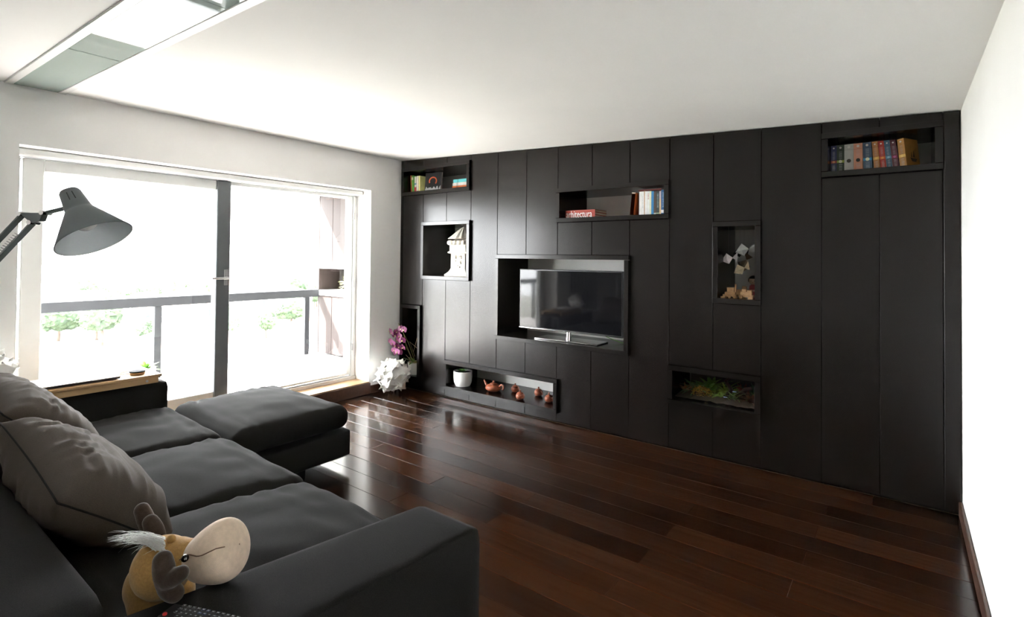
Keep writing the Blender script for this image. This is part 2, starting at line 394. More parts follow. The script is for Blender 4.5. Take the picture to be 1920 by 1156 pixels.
# ------------------------------------------------------------------ sofa
def pad(quad4, z0, z1, r, crown=0.0, res=22, wr=0.0, seed=0, puff=0.0, ny=None):
    """rounded upholstered block on a four-cornered plan (fl, fr, br, bl corners as (x, y)), crowned top, soft wrinkles"""
    bm = bmesh.new(); ny = ny or res
    P = [Vector((*p, 0)) for p in quad4]
    lx = ((P[1]-P[0]).length+(P[2]-P[3]).length)/2; ly = ((P[3]-P[0]).length+(P[2]-P[1]).length)/2; lz = z1-z0
    def rm(t): return t*.5 + .5*math.sin(t*PI/2)                      # denser near the edges
    hx, hy, hz = lx/2, ly/2, lz/2
    cache = {}
    def vert(a, b, c):
        key = (round(a, 5), round(b, 5), round(c, 5))
        if key in cache: return cache[key]
        p = Vector((a*hx, b*hy, c*hz)); k = Vector((max(-hx+r, min(hx-r, p.x)), max(-hy+r, min(hy-r, p.y)), max(-hz+r, min(hz-r, p.z))))
        d = p-k
        if d.length > 1e-9: p = k+d.normalized()*r
        nx, ny_ = p.x/hx, p.y/hy
        bl = max(0, (1-nx*nx))*max(0, (1-ny_*ny_))
        if p.z > 0: p.z += crown*bl**.7*(p.z/hz)
        if puff: 
            f = 1-(p.z/hz)**2 if abs(p.z) < hz else 0
            p.x += puff*nx*max(0, f)*(1-ny_*ny_*.7); p.y += puff*ny_*max(0, f)*(1-nx*nx*.7)
        u, v = (p.x/hx+1)/2, (p.y/hy+1)/2
        q = P[0]*(1-u)*(1-v)+P[1]*u*(1-v)+P[2]*u*v+P[3]*(1-u)*v
        if wr and p.z > 0:
            e = max(0, min(1, (abs(ny_)**2+abs(nx)**2)*.8))
            n1 = noise.noise(Vector((p.x*3+seed, p.y*22, seed))); n2 = noise.noise(Vector((p.x*7+seed, p.y*7, seed*2)))
            p.z += wr*(n1*e + .6*n2)
        vt = bm.verts.new((q.x, q.y, (z0+z1)/2+p.z)); cache[key] = vt; return vt
    ga = [rm(-1+2*i/res) for i in range(res+1)]; gb = [rm(-1+2*i/ny) for i in range(ny+1)]; gz = [rm(-1+2*i/8) for i in range(9)]
    def sheet(A, B, f):
        for i in range(len(A)-1):
            for j in range(len(B)-1):
                vs4 = [f(A[i], B[j]), f(A[i+1], B[j]), f(A[i+1], B[j+1]), f(A[i], B[j+1])]
                if len(set(vs4)) == 4: bm.faces.new(vs4)
    sheet(ga, gb, lambda a, b: vert(a, b, 1)); sheet(ga, gb, lambda a, b: vert(a, b, -1))
    sheet(ga, gz, lambda a, c: vert(a, -1, c)); sheet(ga, gz, lambda a, c: vert(a, 1, c))
    sheet(gb, gz, lambda b, c: vert(-1, b, c)); sheet(gb, gz, lambda b, c: vert(1, b, c))
    return bm
sf = thing('sofa', 'charcoal grey corner sofa with chaise and low square arms', 'sofa')
def sq(x0, x1, y0, y1): return [(x0, y0), (x1, y0), (x1, y1), (x0, y1)]
obj('base', pad([(.16, -3.86), (3.40, -3.86), (3.44, -2.62), (.16, -2.62)], .075, .27, .02, res=8), FABRIC, sf, True)
obj('chaise_base', pad(sq(.45, 1.50, -2.615, -1.745), .075, .265, .02, res=8), FABRIC, sf, True)
obj('arm', pad(sq(.14, .475, -3.86, -2.53), .07, .60, .035, res=14), FABRIC, sf, True)
obj('arm', pad([(3.03, -3.86), (3.43, -3.86), (3.525, -2.712), (3.238, -2.712)], .07, .60, .032, .004, res=18), FABRIC, sf, True)
obj('backrest', pad([(.478, -3.88), (3.03, -3.88), (3.045, -3.60), (.478, -3.60)], .09, .62, .035, res=18), FABRIC, sf, True)
cush = [([(.480, -3.58), (1.335, -3.58), (1.385, -2.565), (.480, -2.53)], 1), ([(1.340, -3.58), (2.165, -3.58), (2.325, -2.60), (1.390, -2.57)], 2),
        ([(2.170, -3.58), (3.040, -3.58), (3.225, -2.62), (2.330, -2.605)], 3)]
for q, s in cush: obj('seat_cushion', pad(q, .27, .425, .062, .035, 36, .016, s*3.1, .012, 40), FABRIC, sf, True)
obj('chaise_cushion', pad([(.475, -2.515), (1.475, -2.55), (1.488, -1.742), (.475, -1.742)], .268, .425, .066, .04, 36, .012, 9.3, .012), FABRIC, sf, True)
for (x, y) in ((.70, -1.98), (1.28, -2.0), (.25, -2.65), (3.36, -2.80), (.25, -3.75), (3.30, -3.75)):
    bm = NB(); box(bm, x-.025, x+.025, y-.025, y+.025, 0, .08, .003); obj('leg', bm, BLACKP, sf)

def pillow(name, lx, ly, th, mtx, label, seed, res=44, wr=.012):
    bm = NB(); rows = {}
    for s in (1, -1):
        for i in range(res+1):
            for j in range(res+1):
                a, b = -1+2*i/res, -1+2*j/res
                edge = i in (0, res) or j in (0, res)
                if s == -1 and edge: rows[(s, i, j)] = rows[(1, i, j)]; continue
                inset = .06*(1-a*a)*(abs(b)**3) ; inset2 = .06*(1-b*b)*(abs(a)**3)
                x = lx/2*(a*(1-inset2)); y = ly/2*(b*(1-inset))
                h = th/2*(max(0, (1-a**4))*max(0, (1-b**4)))**.55
                e = 1-min(1, min(1-abs(a), 1-abs(b))*2.2)
                ang = math.atan2(y, x)
                wv = noise.noise(Vector((a*1.5+seed, b*9+seed*1.7, s)))*.9 + noise.noise(Vector((ang*5.5, (a*a+b*b)*.8, seed)))*1.1*e + .5*noise.noise(Vector((a*4, b*4, seed+s))) + 2.0*noise.noise(Vector((a*8+seed, b*1.2, seed)))*max(0, b+.15)
                h += wr*wv*(0 if edge else 1)*min(1, 4*min(1-abs(a), 1-abs(b)))
                rows[(s, i, j)] = bm.verts.new((x, y, s*h))
        for i in range(res):
            for j in range(res):
                f = [rows[(s, i, j)], rows[(s, i+1, j)], rows[(s, i+1, j+1)], rows[(s, i, j+1)]]
                bm.faces.new(f if s == 1 else f[::-1])
    root = thing(name, label, 'cushion'); root.matrix_world = mtx
    o = obj('cover', bm, PILLOWF, root, True)
    bm = NB(); n = 60; pts = []
    for k in range(n+1):
        t = k/n*4; s_, u = int(t) % 4, t-int(t); v = -1+2*u
        a, b = [(v, -1), (1, v), (-v, 1), (-1, -v)][s_]
        pts.append((lx/2*a*(1-.06*(1-b*b)*abs(a)**3)*1.0, ly/2*b*(1-.06*(1-a*a)*abs(b)**3)*1.0, 0))
    tube(bm, pts, .0035, 6, False); obj('piping', bm, FABRIC, root, True)
    return root
def frame_from(center, xdir, ydir):
    x = Vector(xdir).normalized(); y = Vector(ydir); y = (y-x*y.dot(x)).normalized(); z = x.cross(y)
    m = Matrix((x, y, z)).transposed().to_4x4(); m.translation = Vector(center); return m
pillow('back_cushion', .86, .46, .27, frame_from((2.06, -3.415, .60), (1, 0, -.10), (0, -.72, .62)), 'large taupe cushion leaning between the middle seats', 3.3)
pillow('back_cushion', .86, .50, .29, frame_from((1.14, -3.40, .645), (1, .02, -.04), (0, -.62, .62)), 'large taupe cushion leaning beside wooden arm tray', 8.1)

# ------------------------------------------------------------------ arm tray, laptop, coaster, white paper shade
ty = thing('arm_tray', 'bamboo sofa arm tray wrapped over window-side arm', 'tray', (.32, -2.93, .60))
boxo('top', (-.19, .178, -.345, .345, .042, .060), BAMBOO, ty, .003)
for s in (-1, 1): boxo('edge_rail', (-.185 if s < 0 else .150, -.150 if s < 0 else .172, -.325, .325, .0015, .042), BAMBOO, ty, .002)
for y_ in (-.255, .255):
    bm = NB(); cyl(bm, (.171, y_, .022), (.176, y_, .022), .008, seg=14); obj('screw', bm, STEEL, ty)
lp = thing('laptop', 'closed white laptop lying on bamboo tray', 'laptop', (.325, -3.0, .6605))
boxo('base', (-.125, .145, -.235, .18, .004, .013), mat('laptop_base', (.03, .03, .032), .4), lp, .003)
boxo('lid', (-.127, .147, -.238, .183, .014, .021), mat('laptop_lid', (.85, .86, .87), .2, coat=.5), lp, .003)
for x_ in (-.1, .11):
    for y_ in (-.2, .15): boxo('foot', (x_-.012, x_+.012, y_-.012, y_+.012, 0, .004), BLACKP, lp)
co = thing('coaster_set', 'round dark coaster beside white laptop', 'coaster', (.39, -2.70, .6605))
bm = NB(); lathe(bm, [(.036, 0), (.045, .004), (.047, .012), (.044, .015)], 24); obj('base', bm, BAMBOO, co, .6)
bm = NB(); lathe(bm, [(.046, .0152), (.048, .02), (.043, .024)], 24); obj('disc', bm, mat('coaster_slate', (.025, .027, .03), .8, spec=.1), co, .6)
bm = NB(); tube(bm, [(-.085+.045*math.cos(a/20*2*PI), -.03+.045*math.sin(a/20*2*PI), .003) for a in range(21)], .003, 6)
tag(obj('ring', bm, BAMBOO, loc=(.39, -2.70, .6605)), 'thin brown ring lying behind round coaster', 'ring')

def folded_tile(bm, mtx, s, seed):
    rnd = random.Random(seed)
    n = 8; out = []
    for i in range(n+1):
        for j in range(n+1):
            a, b = -1+2*i/n, -1+2*j/n
            x = s*(a+b)*.62; y = s*(a-b)*.40
            z = -.42*(x*x)/s*.6 + .55*(y*y)/s*.6 + .12*s*math.sin(2.4*a+rnd.random()*.2) + (.22*s if abs(a) > .9 else 0)*abs(b)
            out.append(bm.verts.new(mtx @ Vector((x, y, z))))
    for i in range(n):
        for j in range(n):
            k = i*(n+1)+j; bm.faces.new((out[k], out[k+1], out[k+n+2], out[k+n+1]))
def puzzle_lamp(name, label, loc, R, s, seed, cat='lamp'):
    root = thing(name, label, cat, loc)
    tmp = NB(); bmesh.ops.create_icosphere(tmp, subdivisions=1, radius=1)
    ed = [((e.verts[0].co+e.verts[1].co)/2, e.verts[1].co-e.verts[0].co) for e in tmp.edges]; tmp.free()
    rnd = random.Random(seed); rot = Euler((rnd.random()*3, rnd.random()*3, 0)).to_matrix()
    for i, (mid, d) in enumerate(ed):
        zax = (rot @ mid).normalized(); xax = rot @ d; xax = (xax-zax*xax.dot(zax)).normalized()
        xax = Matrix.Rotation(rnd.uniform(-.2, .2)+.5, 3, zax) @ xax
        mt = Matrix((xax, zax.cross(xax), zax)).transposed().to_4x4() @ Euler((rnd.uniform(-.18, .18), rnd.uniform(-.18, .18), 0)).to_matrix().to_4x4()
        mt = Matrix.Translation(zax*R*rnd.uniform(.84, .95)) @ mt
        bm = NB(); folded_tile(bm, mt, s, seed*100+i)
        o = obj('paper_tile', bm, PAPER, root, True)
        md = o.modifiers.new('thickness', 'SOLIDIFY'); md.thickness = .0012
    return root
puzzle_lamp('floor_lamp_ball', 'white ball lamp of folded interlocking sheets on floor', (.215, -.265, .205), .160, .098, 3)
puzzle_lamp('lamp_ball', 'white lamp of folded sheets behind laptop', (.285, -3.43, .768), .122, .074, 5)

# ------------------------------------------------------------------ plush toy and remote control
def skin_blob(parts, vox):
    bm = NB()
    for c_, r_ in parts: ell(bm, c_, r_, 20, 14)
    return bm
TAN = mat('tan_plush', (.40, .235, .085), 1.0, var=.12, vscale=(150, 150, 150), bump=.5, bscale=(500, 500, 500), sheen=.3, spec=.1)
CREAM = mat('cream_plush', (.66, .52, .40), 1.0, var=.08, vscale=(60, 60, 60), bump=.4, bscale=(500, 500, 500), sheen=.3, spec=.1)
BROWN = mat('dark_brown_plush', (.050, .034, .026), 1.0, var=.15, vscale=(120, 120, 120), bump=.5, bscale=(500, 500, 500), sheen=.35, spec=.1)
ms = thing('plush_moose', 'plush toy moose with cream muzzle slumped against sofa arm', 'plush toy', (2.98, -3.46, .46))
def L_(v): return Vector(v)-ms.location
Hc = at(305, 1062, 1.46); Mz = at(404, 1036, 1.44); fw = (Mz-Hc).normalized(); upv = Vector((0, 0, 1))
bm = NB()
for c_, r_ in ((Hc, (.078, .078, .082)), (Hc+fw*.04+upv*.006, (.062, .064, .062)), (Hc+fw*.075+upv*.004, (.052, .056, .052)),
               (at(285, 1095, 1.50), (.075, .07, .075)), (Vector((2.94, -3.45, .515)), (.085, .085, .065))):
    ell(bm, L_(c_), r_, 20, 14)
o = obj('body', bm, TAN, ms, True); md = o.modifiers.new('join', 'REMESH'); md.mode = 'VOXEL'; md.voxel_size = .006; md.use_smooth_shade = True
md = o.modifiers.new('soft', 'SMOOTH'); md.iterations = 8
bm = NB(); qv = fw.to_track_quat('X', 'Z').to_matrix().to_4x4(); qv.translation = L_(Mz)
prof = [(.002, -.078), (.046, -.074), (.058, -.05), (.070, -.02), (.078, .012), (.079, .038), (.070, .060), (.045, .073), (.002, .077)]
ring = []
for r_, s_ in prof:
    ring.append([bm.verts.new(qv @ Vector((s_, r_*math.cos(2*PI*k/28)*1.0, r_*1.03*math.sin(2*PI*k/28) + .006*s_/.07))) for k in range(28)])
for i in range(len(ring)-1):
    for k in range(28): bm.faces.new((ring[i][k], ring[i][(k+1) % 28], ring[i+1][(k+1) % 28], ring[i+1][k]))
mzo = obj('muzzle', bm, CREAM, ms, True, label='cream rounded muzzle')
md = mzo.modifiers.new('soft', 'SUBSURF'); md.levels = 1; md.render_levels = 2
# mouth seam wraps the camera-facing side of the muzzle
tcm = (CO-Mz); e1 = (tcm-fw*tcm.dot(fw)).normalized(); e1 = (Matrix.Rotation(-.12, 3, fw) @ e1)
bm = NB(); pts = []
for k in range(15):
    s_ = -.068+.138*k/14
    pv = [p for p in prof if p[1] <= s_][-1]; nx_ = [p for p in prof if p[1] > s_][0]
    r_ = pv[0]+(nx_[0]-pv[0])*(s_-pv[1])/(nx_[1]-pv[1])
    pts.append(L_(Mz)+fw*s_+(e1+Vector((0, 0, .10*math.sin(k*.5)))).normalized()*(r_*1.012))
tube(bm, pts, .0016, 6); obj('mouth_seam', bm, mat('seam_brown', (.20, .12, .08), 1), mzo, True)
toc = (CO-Hc).normalized()
eye = at(347, 1046, 1.372)
bm = NB(); ell(bm, L_(eye), .0095, 14, 10); obj('eye', bm, mat('black_eye', (.01, .01, .012), .08, coat=1), ms, True)
bm = NB(); ell(bm, L_(at(321, 1010, 1.45)), (.014, .012, .012), 12, 8); obj('ear', bm, TAN, ms, True)
def antler(lobes, k):
    bm = NB()
    for (a, b, r0, dk) in lobes:
        p, q_ = at(*a, k+dk), at(*b, k+dk)
        for i in range(6):
            t = i/5; ell(bm, L_(p.lerp(q_, t)), r0*(.92+.12*math.sin(PI*t)), 12, 9)
    o = obj('antler', bm, BROWN, ms, True, label='dark brown stuffed antler')
    md = o.modifiers.new('join', 'REMESH'); md.mode = 'VOXEL'; md.voxel_size = .004; md.use_smooth_shade = True
    md = o.modifiers.new('soft', 'SMOOTH'); md.iterations = 5
antler([((305, 1050), (311, 1092), .026, 0), ((313, 1090), (340, 1074), .021, -.012), ((312, 1100), (328, 1112), .024, 0)], 1.325)
antler([((266, 956), (284, 998), .023, 0.02), ((282, 978), (296, 1004), .023, -.01)], 1.50)
bm = NB(); rh = random.Random(4)
for i in range(190):
    p0 = at(302+rh.uniform(-12, 8), 1018+rh.uniform(-12, 15), 1.405+rh.uniform(-.01, .02))
    ln_h = rh.choice((rh.uniform(18, 45), rh.uniform(25, 70), rh.uniform(60, 100)))
    p3 = at(300-ln_h, 1016+rh.uniform(-14, 4)-ln_h*.04+rh.choice((0, 0, rh.uniform(0, 26))), 1.43+rh.uniform(-.05, .06))
    mid = p0.lerp(p3, rh.uniform(.4, .7))+Vector((0, 0, rh.uniform(.005, .035)))
    pts = [L_(p0*(1-t)**2+mid*2*t*(1-t)+p3*t*t) for t in (0, .2, .4, .6, .8, 1)]
    tube(bm, pts, [.0013, .0010, .0007, .0005, .0003, .0001], 4, False)
hr = obj('hair_tuft', bm, mat('white_hair', (.80, .81, .80), .6), ms, True, label='white fluffy hair tuft'); hr['kind'] = 'stuff'

RA = hit(330, 1131, 2, .612); RB = hit(452, 1158, 2, .612); rd = (RB-RA); rang = math.atan2(rd.y, rd.x)
rc = thing('remote_control', 'black television remote control on sofa arm', 'remote control', (RA.x+.012, RA.y-.004, .6065), (0, 0, rang))
boxo('body', (-.004, .205, -.052, 0, 0, .015), BLACKP, rc, .004)
KEY = mat('remote_key', (.05, .05, .055), .4); KM = mat('key_print', (.45, .47, .5), .5); KB = mat('blue_key', (.04, .06, .12), .4)
bm = NB(); cyl(bm, (.012, -.043, .015), (.012, -.043, .0185), .005, seg=14); obj('power_button', bm, flat(.55, .03, .03, .4), rc, label='red power button')
for i in range(12):
    for j in range(4):
        x_, y_ = .026+i*.0145, -.044+j*.0118
        if j == 0 and i == 0: continue
        blue = i in (4, 5) and j in (2, 3)
        kk = boxo('key', (x_, x_+.010, y_, y_+.0075, .015, .0175), KB if blue else KEY, rc, .0008)
        bm = NB(); box(bm, x_+.0028, x_+.0072, y_+.003, y_+.0045, .0175, .0178)
        if (i+j) % 2: box(bm, x_+.0062, x_+.0072, y_+.002, y_+.0055, .0175, .0178)
        obj('print', bm, KM, kk)

# ------------------------------------------------------------------ spring arm lamp
SH = mat('grey_lamp_enamel', (.15, .17, .175), .35, var=.04); LIN = mat('white_lamp_enamel', (.62, .66, .68), .35)
lamp = thing('work_lamp', 'grey spring-arm work lamp with conical shade behind sofa', 'lamp', (2.80, -4.18, 0))
def LL(v): return Vector(v)-Vector((2.80, -4.18, 0))
KD = 1.30
J1 = at(44, 401, KD); J2 = at(63, 417, KD); J3 = at(86, 399, KD); NK = at(127, 389, KD+.005)
top = at(130, 359, KD); mouth = at(178, 448, KD-.010); axs = (mouth-top).normalized(); ln = (mouth-top).length
q = axs.to_track_quat('Z', 'Y').to_matrix().to_4x4(); q.translation = LL(top)
bm = NB(); lathe(bm, [(.004, 0), (.0195, .0), (.0215, .004), (.0275, .050), (.029, .056), (.031, .058), (.0815, ln)], 40, q, False)
shd = obj('shade', bm, SH, lamp, .6); md = shd.modifiers.new('t', 'SOLIDIFY'); md.thickness = .0012; md.offset = 1
bm = NB(); lathe(bm, [(.026, .055), (.029, .061), (.0802, ln-.0005)], 40, q, False); obj('shade_lining', bm, LIN, shd, True, label='white inside of shade')
for a in (-.2, .25):
    v = Matrix.Rotation(a, 3, axs) @ ((CO-top)-axs*(CO-top).dot(axs)).normalized()
    bm = NB(); tube(bm, [LL(top+axs*.012)+v*.0235, LL(top+axs*.034)+v*.0265], .0012, 6); obj('vent_slot', bm, BLACKP, shd)
bm = NB(); ell(bm, LL(top+axs*.085), .026, 16, 12); obj('bulb', bm, mat('frosted_bulb', (.85, .85, .83), .3), lamp, True)
bm = NB(); tube(bm, [LL(J3), LL(NK)], .0055, 10); ell(bm, LL(NK), .011, 12, 8); obj('neck_rod', bm, SH, lamp, True)
nrm = (J2-J1).cross(J3-J1).normalized()
bm = NB(); poly_prism(bm, [LL(J1+(J1-J2)*.12-nrm*.009), LL(J2+(J2-J1)*.12-nrm*.009), LL(J2.lerp(J3, .45)+(J2-J1)*.35-nrm*.009), LL(J3-nrm*.009)], nrm*.018)
obj('head_bracket', bm, SH, lamp)
dv = (at(0, 447, KD)-J1).normalized()
E1, E2 = J1+dv*.50, J2+dv*.50
for a, b in ((J1, E1), (J2, E2)):
    bm = NB(); tube(bm, [LL(a), LL(b)], .0075, 4); obj('arm_bar', bm, SH, lamp)
for p in (J1, J2, J3):
    bm = NB(); cyl(bm, LL(p-nrm*.014), LL(p+nrm*.014), .0055, seg=12); obj('rivet', bm, CHROME, lamp)
bm = NB(); pts = []
for i in range(160):
    t = i/159; c0 = J2+dv*(.05+.16*t); s1 = dv.orthogonal().normalized(); s2 = dv.cross(s1)
    pts.append(LL(c0+(s1*math.cos(i*.9)+s2*math.sin(i*.9))*.004 + (J1-J2)*.35))
tube(bm, pts, .0009, 4); obj('spring', bm, STEEL, lamp)
EB = (E1+E2)/2; PT = Vector((2.80, -4.18, .62))
bm = NB(); poly_prism(bm, [LL(E1-nrm*.009), LL(E2-nrm*.009), LL(EB+dv*.05-nrm*.009)], nrm*.018); obj('elbow_bracket', bm, SH, lamp)
for s in (-1, 1):
    bm = NB(); tube(bm, [LL(EB+dv*.02)+Vector((s*.012, 0, 0)), Vector((s*.012, 0, .62))], .0075, 4); obj('arm_bar', bm, SH, lamp)
bm = NB(); tube(bm, [(0, 0, .02), (0, 0, .64)], .012, 12); obj('post', bm, SH, lamp, .7)
bm = NB(); lathe(bm, [(.12, 0), (.125, .006), (.12, .02), (.03, .028), (.014, .05)], 36); obj('foot', bm, SH, lamp, .6)

# ------------------------------------------------------------------ television
x0, x1, z0, z1 = niche('c')
tv = thing('television', 'flat black television on glossy stand in large niche', 'television', (2.19, .10, z0))
hw, zt0, zt1 = .545, .083, .655
boxo('bezel', (-hw, hw, -.012, .028, zt0, zt1), BLACKP, tv, .004)
boxo('screen', (-hw+.012, hw-.012, -.0135, -.0119, zt0+.018, zt1-.012), SCREEN, tv)
boxo('rear_shell', (-.40, .40, .028, .062, zt0+.04, zt1-.14), BLACKP, tv, .012)
boxo('chin_strip', (-hw+.002, hw-.002, -.0142, -.012, zt0+.003, zt0+.010), CHROME, tv, .0006, label='chrome lower strip')
bm = NB(); cyl(bm, (0, .015, .012), (0, .015, .095), .026, .022, 20); obj('neck', bm, CHROME, tv, .6, label='chrome neck')
bm = NB(); box(bm, -.33, .33, -.06, .16, .0, .013, .005); obj('stand_base', bm, mat('piano_black', (.008, .008, .009), .08, coat=1), tv)
boxo('stand_edge', (-.33, .33, -.0635, -.0602, .002, .010), CHROME, tv, .001, label='chrome front edge')
bm = NB(); tube(bm, [(.10, .12, .35), (.16, .16, .12), (.30, .18, .05), (.44, .20, .008), (.52, .30, .006)], .0035, 6)
obj('cable', bm, flat(.16, .35, .06, .5), tv, True, label='green cable')

# ------------------------------------------------------------------ books
def book(loc, t, h, d, col, label, group, lean=0, flat_=False, bands=(), marks=None, rotz=0, rough=.5, cover_art=None):
    """spine faces -y; thickness along x, height along z"""
    root = thing('book', label, 'book', loc, (0, (-PI/2 if flat_ else lean), rotz), group)
    m = flat(*col, rough); b = min(.003, t*.15)
    bm = NB(); box(bm, 0, t, 0, b*1.3, 0, h, .0008); box(bm, 0, b, b*1.3, d, 0, h); box(bm, t-b, t, b*1.3, d, 0, h)
    obj('cover', bm, m, root)
    boxo('pages', (b, t-b, b*1.3, d-.004, .004, h-.004), PAGES, root)
    for (f0, f1, c_) in bands: boxo('band', (.0004, t-.0004, -.0007, .0003, f0*h, f1*h), flat(*c_), root)
    if marks:
        c_, f0, f1 = marks; bm = NB(); z = f0*h; rr = random.Random(sum(map(ord, label)))
        while z < f1*h:
            a = rr.uniform(.22, .32)*t; box(bm, a, t-rr.uniform(.22, .32)*t, -.0008, .0003, z, z+h*.012); z += h*rr.choice((.02, .02, .035))
        obj('lettering', bm, flat(*c_), root)
    return root
# --- corner shelf at the top, window end
x0, x1, z0, z1 = niche('a'); G = 'books on the shelf above the pale ornament'
zs = z0+.0005
yA = .06
book((.105, yA, zs+.0), .016, .205, .15, (.62, .13, .05), 'thin orange book leaning beside green book', G, -.07)
book((.124, yA, zs), .030, .200, .15, (.18, .50, .10), 'bright green book leaning beside thin orange book', G, -.07, bands=((.75, .9, (.7, .75, .5)),))
book((.166, yA, zs), .030, .185, .14, (.78, .74, .70), 'white book with red lower spine', G, -.03, bands=((.0, .34, (.6, .06, .07)), (.5, .58, (.1, .3, .5))))
book((.203, yA, zs), .024, .19, .14, (.80, .76, .66), 'cream book with red foot beside white book', G, -.02, bands=((.02, .1, (.55, .1, .05)),))
book((.232, yA, zs), .022, .19, .14, (.80, .78, .32), 'pale yellow paperback beside black picture book', G, -.01)
bk = thing('book', 'black picture book with orange and white cover facing the room', 'book', (.275, .11, zs), (-.09, 0, .10), G)
boxo('cover', (0, .235, 0, .003, 0, .225), flat(.015, .015, .017, .4), bk); boxo('cover', (0, .235, .018, .021, 0, .225), flat(.015, .015, .017, .4), bk)
boxo('pages', (.004, .232, .003, .018, .004, .221), PAGES, bk)
bm = NB(); poly_prism(bm, [(.006+.223*i/16, -.0006, .03+.035*abs(math.sin(i*.9))+.012*math.sin(i*2.1)) for i in range(17)]+[(.229, -.0006, .004), (.006, -.0006, .004)], (0, .001, 0))
obj('cover_art', bm, flat(.62, .62, .64), bk, label='white cloudy shape')
bm = NB(); pts_o = [(.115+.052*math.cos(a), -.0009, .125+.045*math.sin(a)) for a in [-.7+i*.25 for i in range(18)]]
tube(bm, pts_o, .008, 6); obj('cover_art', bm, flat(.70, .12, .03), bk, label='orange ring shape')
for j, (c_, lab, xx0, wd_) in enumerate((((.72, .17, .04), 'orange book at bottom of flat stack', .755, .31), ((.72, .68, .66), 'white book in middle of flat stack', .76, .30), ((.10, .50, .55), 'turquoise book on top of flat stack', .77, .29))):
    r_ = book((xx0+wd_-.03, .07, zs+j*.0345), .034, wd_-.02, .19, c_, lab, 'books on the shelf above the pale ornament', flat_=True, bands=((.15, .28, tuple(min(1, q_*1.5+.1) for q_ in c_)), (.7, .8, tuple(q_*.6 for q_ in c_))))
# --- shelf above the television
x0, x1, z0, z1 = niche('d'); zs = z0+.0005; G = 'books on the shelf above the television'
ARED = (.33, .035, .02)
tm = bpy.data.curves.new('t', 'FONT'); tm.body = 'arhitectura'; tm.size = 1; tm.extrude = 0
to = bpy.data.objects.new('t', tm); C.objects.link(to)
bpy.context.view_layer.update()
tme = bpy.data.meshes.new_from_object(to.evaluated_get(bpy.context.evaluated_depsgraph_get()))
bpy.data.objects.remove(to)
xs = [v.co.x for v in tme.vertices]; ys = [v.co.y for v in tme.vertices]; bx0, bx1, by0, by1 = min(xs), max(xs), min(ys), max(ys)
SX, SY, TX0, TZ0 = .262, .060, 2.200, zs+.004
labs = ('red book at bottom of low stack with white arhitectura lettering', 'red book in middle of low stack with white arhitectura lettering', 'red book on top of low stack with white arhitectura lettering')
for j in range(3):
    th_ = .0232
    r_ = book((2.492, .035, zs+j*(th_+.0003)), th_, .30, .225, ARED, labs[j], G, flat_=True)
    zlo, zhi = zs+j*(th_+.0003), zs+(j+1)*(th_+.0003)
    bm = NB(); bm.from_mesh(tme)
    for v in bm.verts:
        v.co = Vector((TX0+(v.co.x-bx0)/(bx1-bx0)*SX, .0342, TZ0+(v.co.y-by0)/(by1-by0)*SY))
    for zc, clear_in in ((zlo, True), (zhi-.0004, False)):
        bmesh.ops.bisect_plane(bm, geom=bm.verts[:]+bm.edges[:]+bm.faces[:], plane_co=(0, 0, zc), plane_no=(0, 0, 1), clear_inner=clear_in, clear_outer=not clear_in)
    inv = (Matrix.Translation(r_.location) @ Euler((0, -PI/2, 0)).to_matrix().to_4x4()).inverted()
    for v in bm.verts: v.co = inv @ v.co
    obj('lettering', bm, flat(.85, .84, .82), r_, label='white arhitectura lettering')
yD = .04
book((2.815, yD, zs), .034, .197, .15, (.62, .14, .035), 'orange book with cream edges leaning on white books', G, .095, bands=((0, 1, (.75, .62, .5)), (.05, .95, (.64, .12, .03))))
book((2.8845, yD+.02, zs), .0135, .195, .15, (.02, .03, .05), 'dark navy book behind leaning orange book', G, 0)
book((2.899, yD, zs), .020, .197, .15, (.80, .80, .80), 'first white book beside the navy book', G)
book((2.9195, yD, zs), .021, .197, .15, (.78, .79, .80), 'second white book along from the navy book', G, marks=((.5, .5, .55), .3, .8))
book((2.941, yD, zs), .006, .203, .15, (.50, .30, .16), 'very thin tan booklet between white books', G)
book((2.9475, yD, zs), .020, .197, .15, (.80, .80, .79), 'white book beside very thin tan booklet', G)
book((2.968, yD, zs), .021, .197, .15, (.76, .77, .76), 'white book with red title marks', G, marks=((.55, .2, .2), .66, .9))
book((2.9895, yD, zs), .013, .197, .15, (.74, .73, .52), 'pale yellow-edged thin book beside blue book', G)
book((3.003, yD, zs), .021, .195, .15, (.03, .20, .42), 'plain blue book beside brown book', G)
book((3.0245, yD, zs), .019, .190, .15, (.07, .045, .03), 'brown book with white foot mark', G, bands=((.03, .08, (.7, .7, .65)),))
book((3.044, yD, zs), .027, .192, .15, (.035, .05, .048), 'dark green book beside brown book', G, marks=((.2, .28, .3), .3, .9), bands=((.04, .08, (.4, .55, .35)),))
book((3.0715, yD, zs), .014, .192, .15, (.72, .52, .30), 'thin tan book with pale violet top', G, bands=((.66, .98, (.6, .52, .6)),))
book((3.086, yD, zs), .0405, .199, .15, (.03, .13, .34), 'blue speckled book with white spine label', G, marks=((.35, .5, .7), .3, .92), bands=((.07, .19, (.8, .8, .85)),))
book((3.075, .075, zs+.2035), .014, .20, .14, (.17, .03, .025), 'dark red book lying flat on top of white books', G, flat_=True)
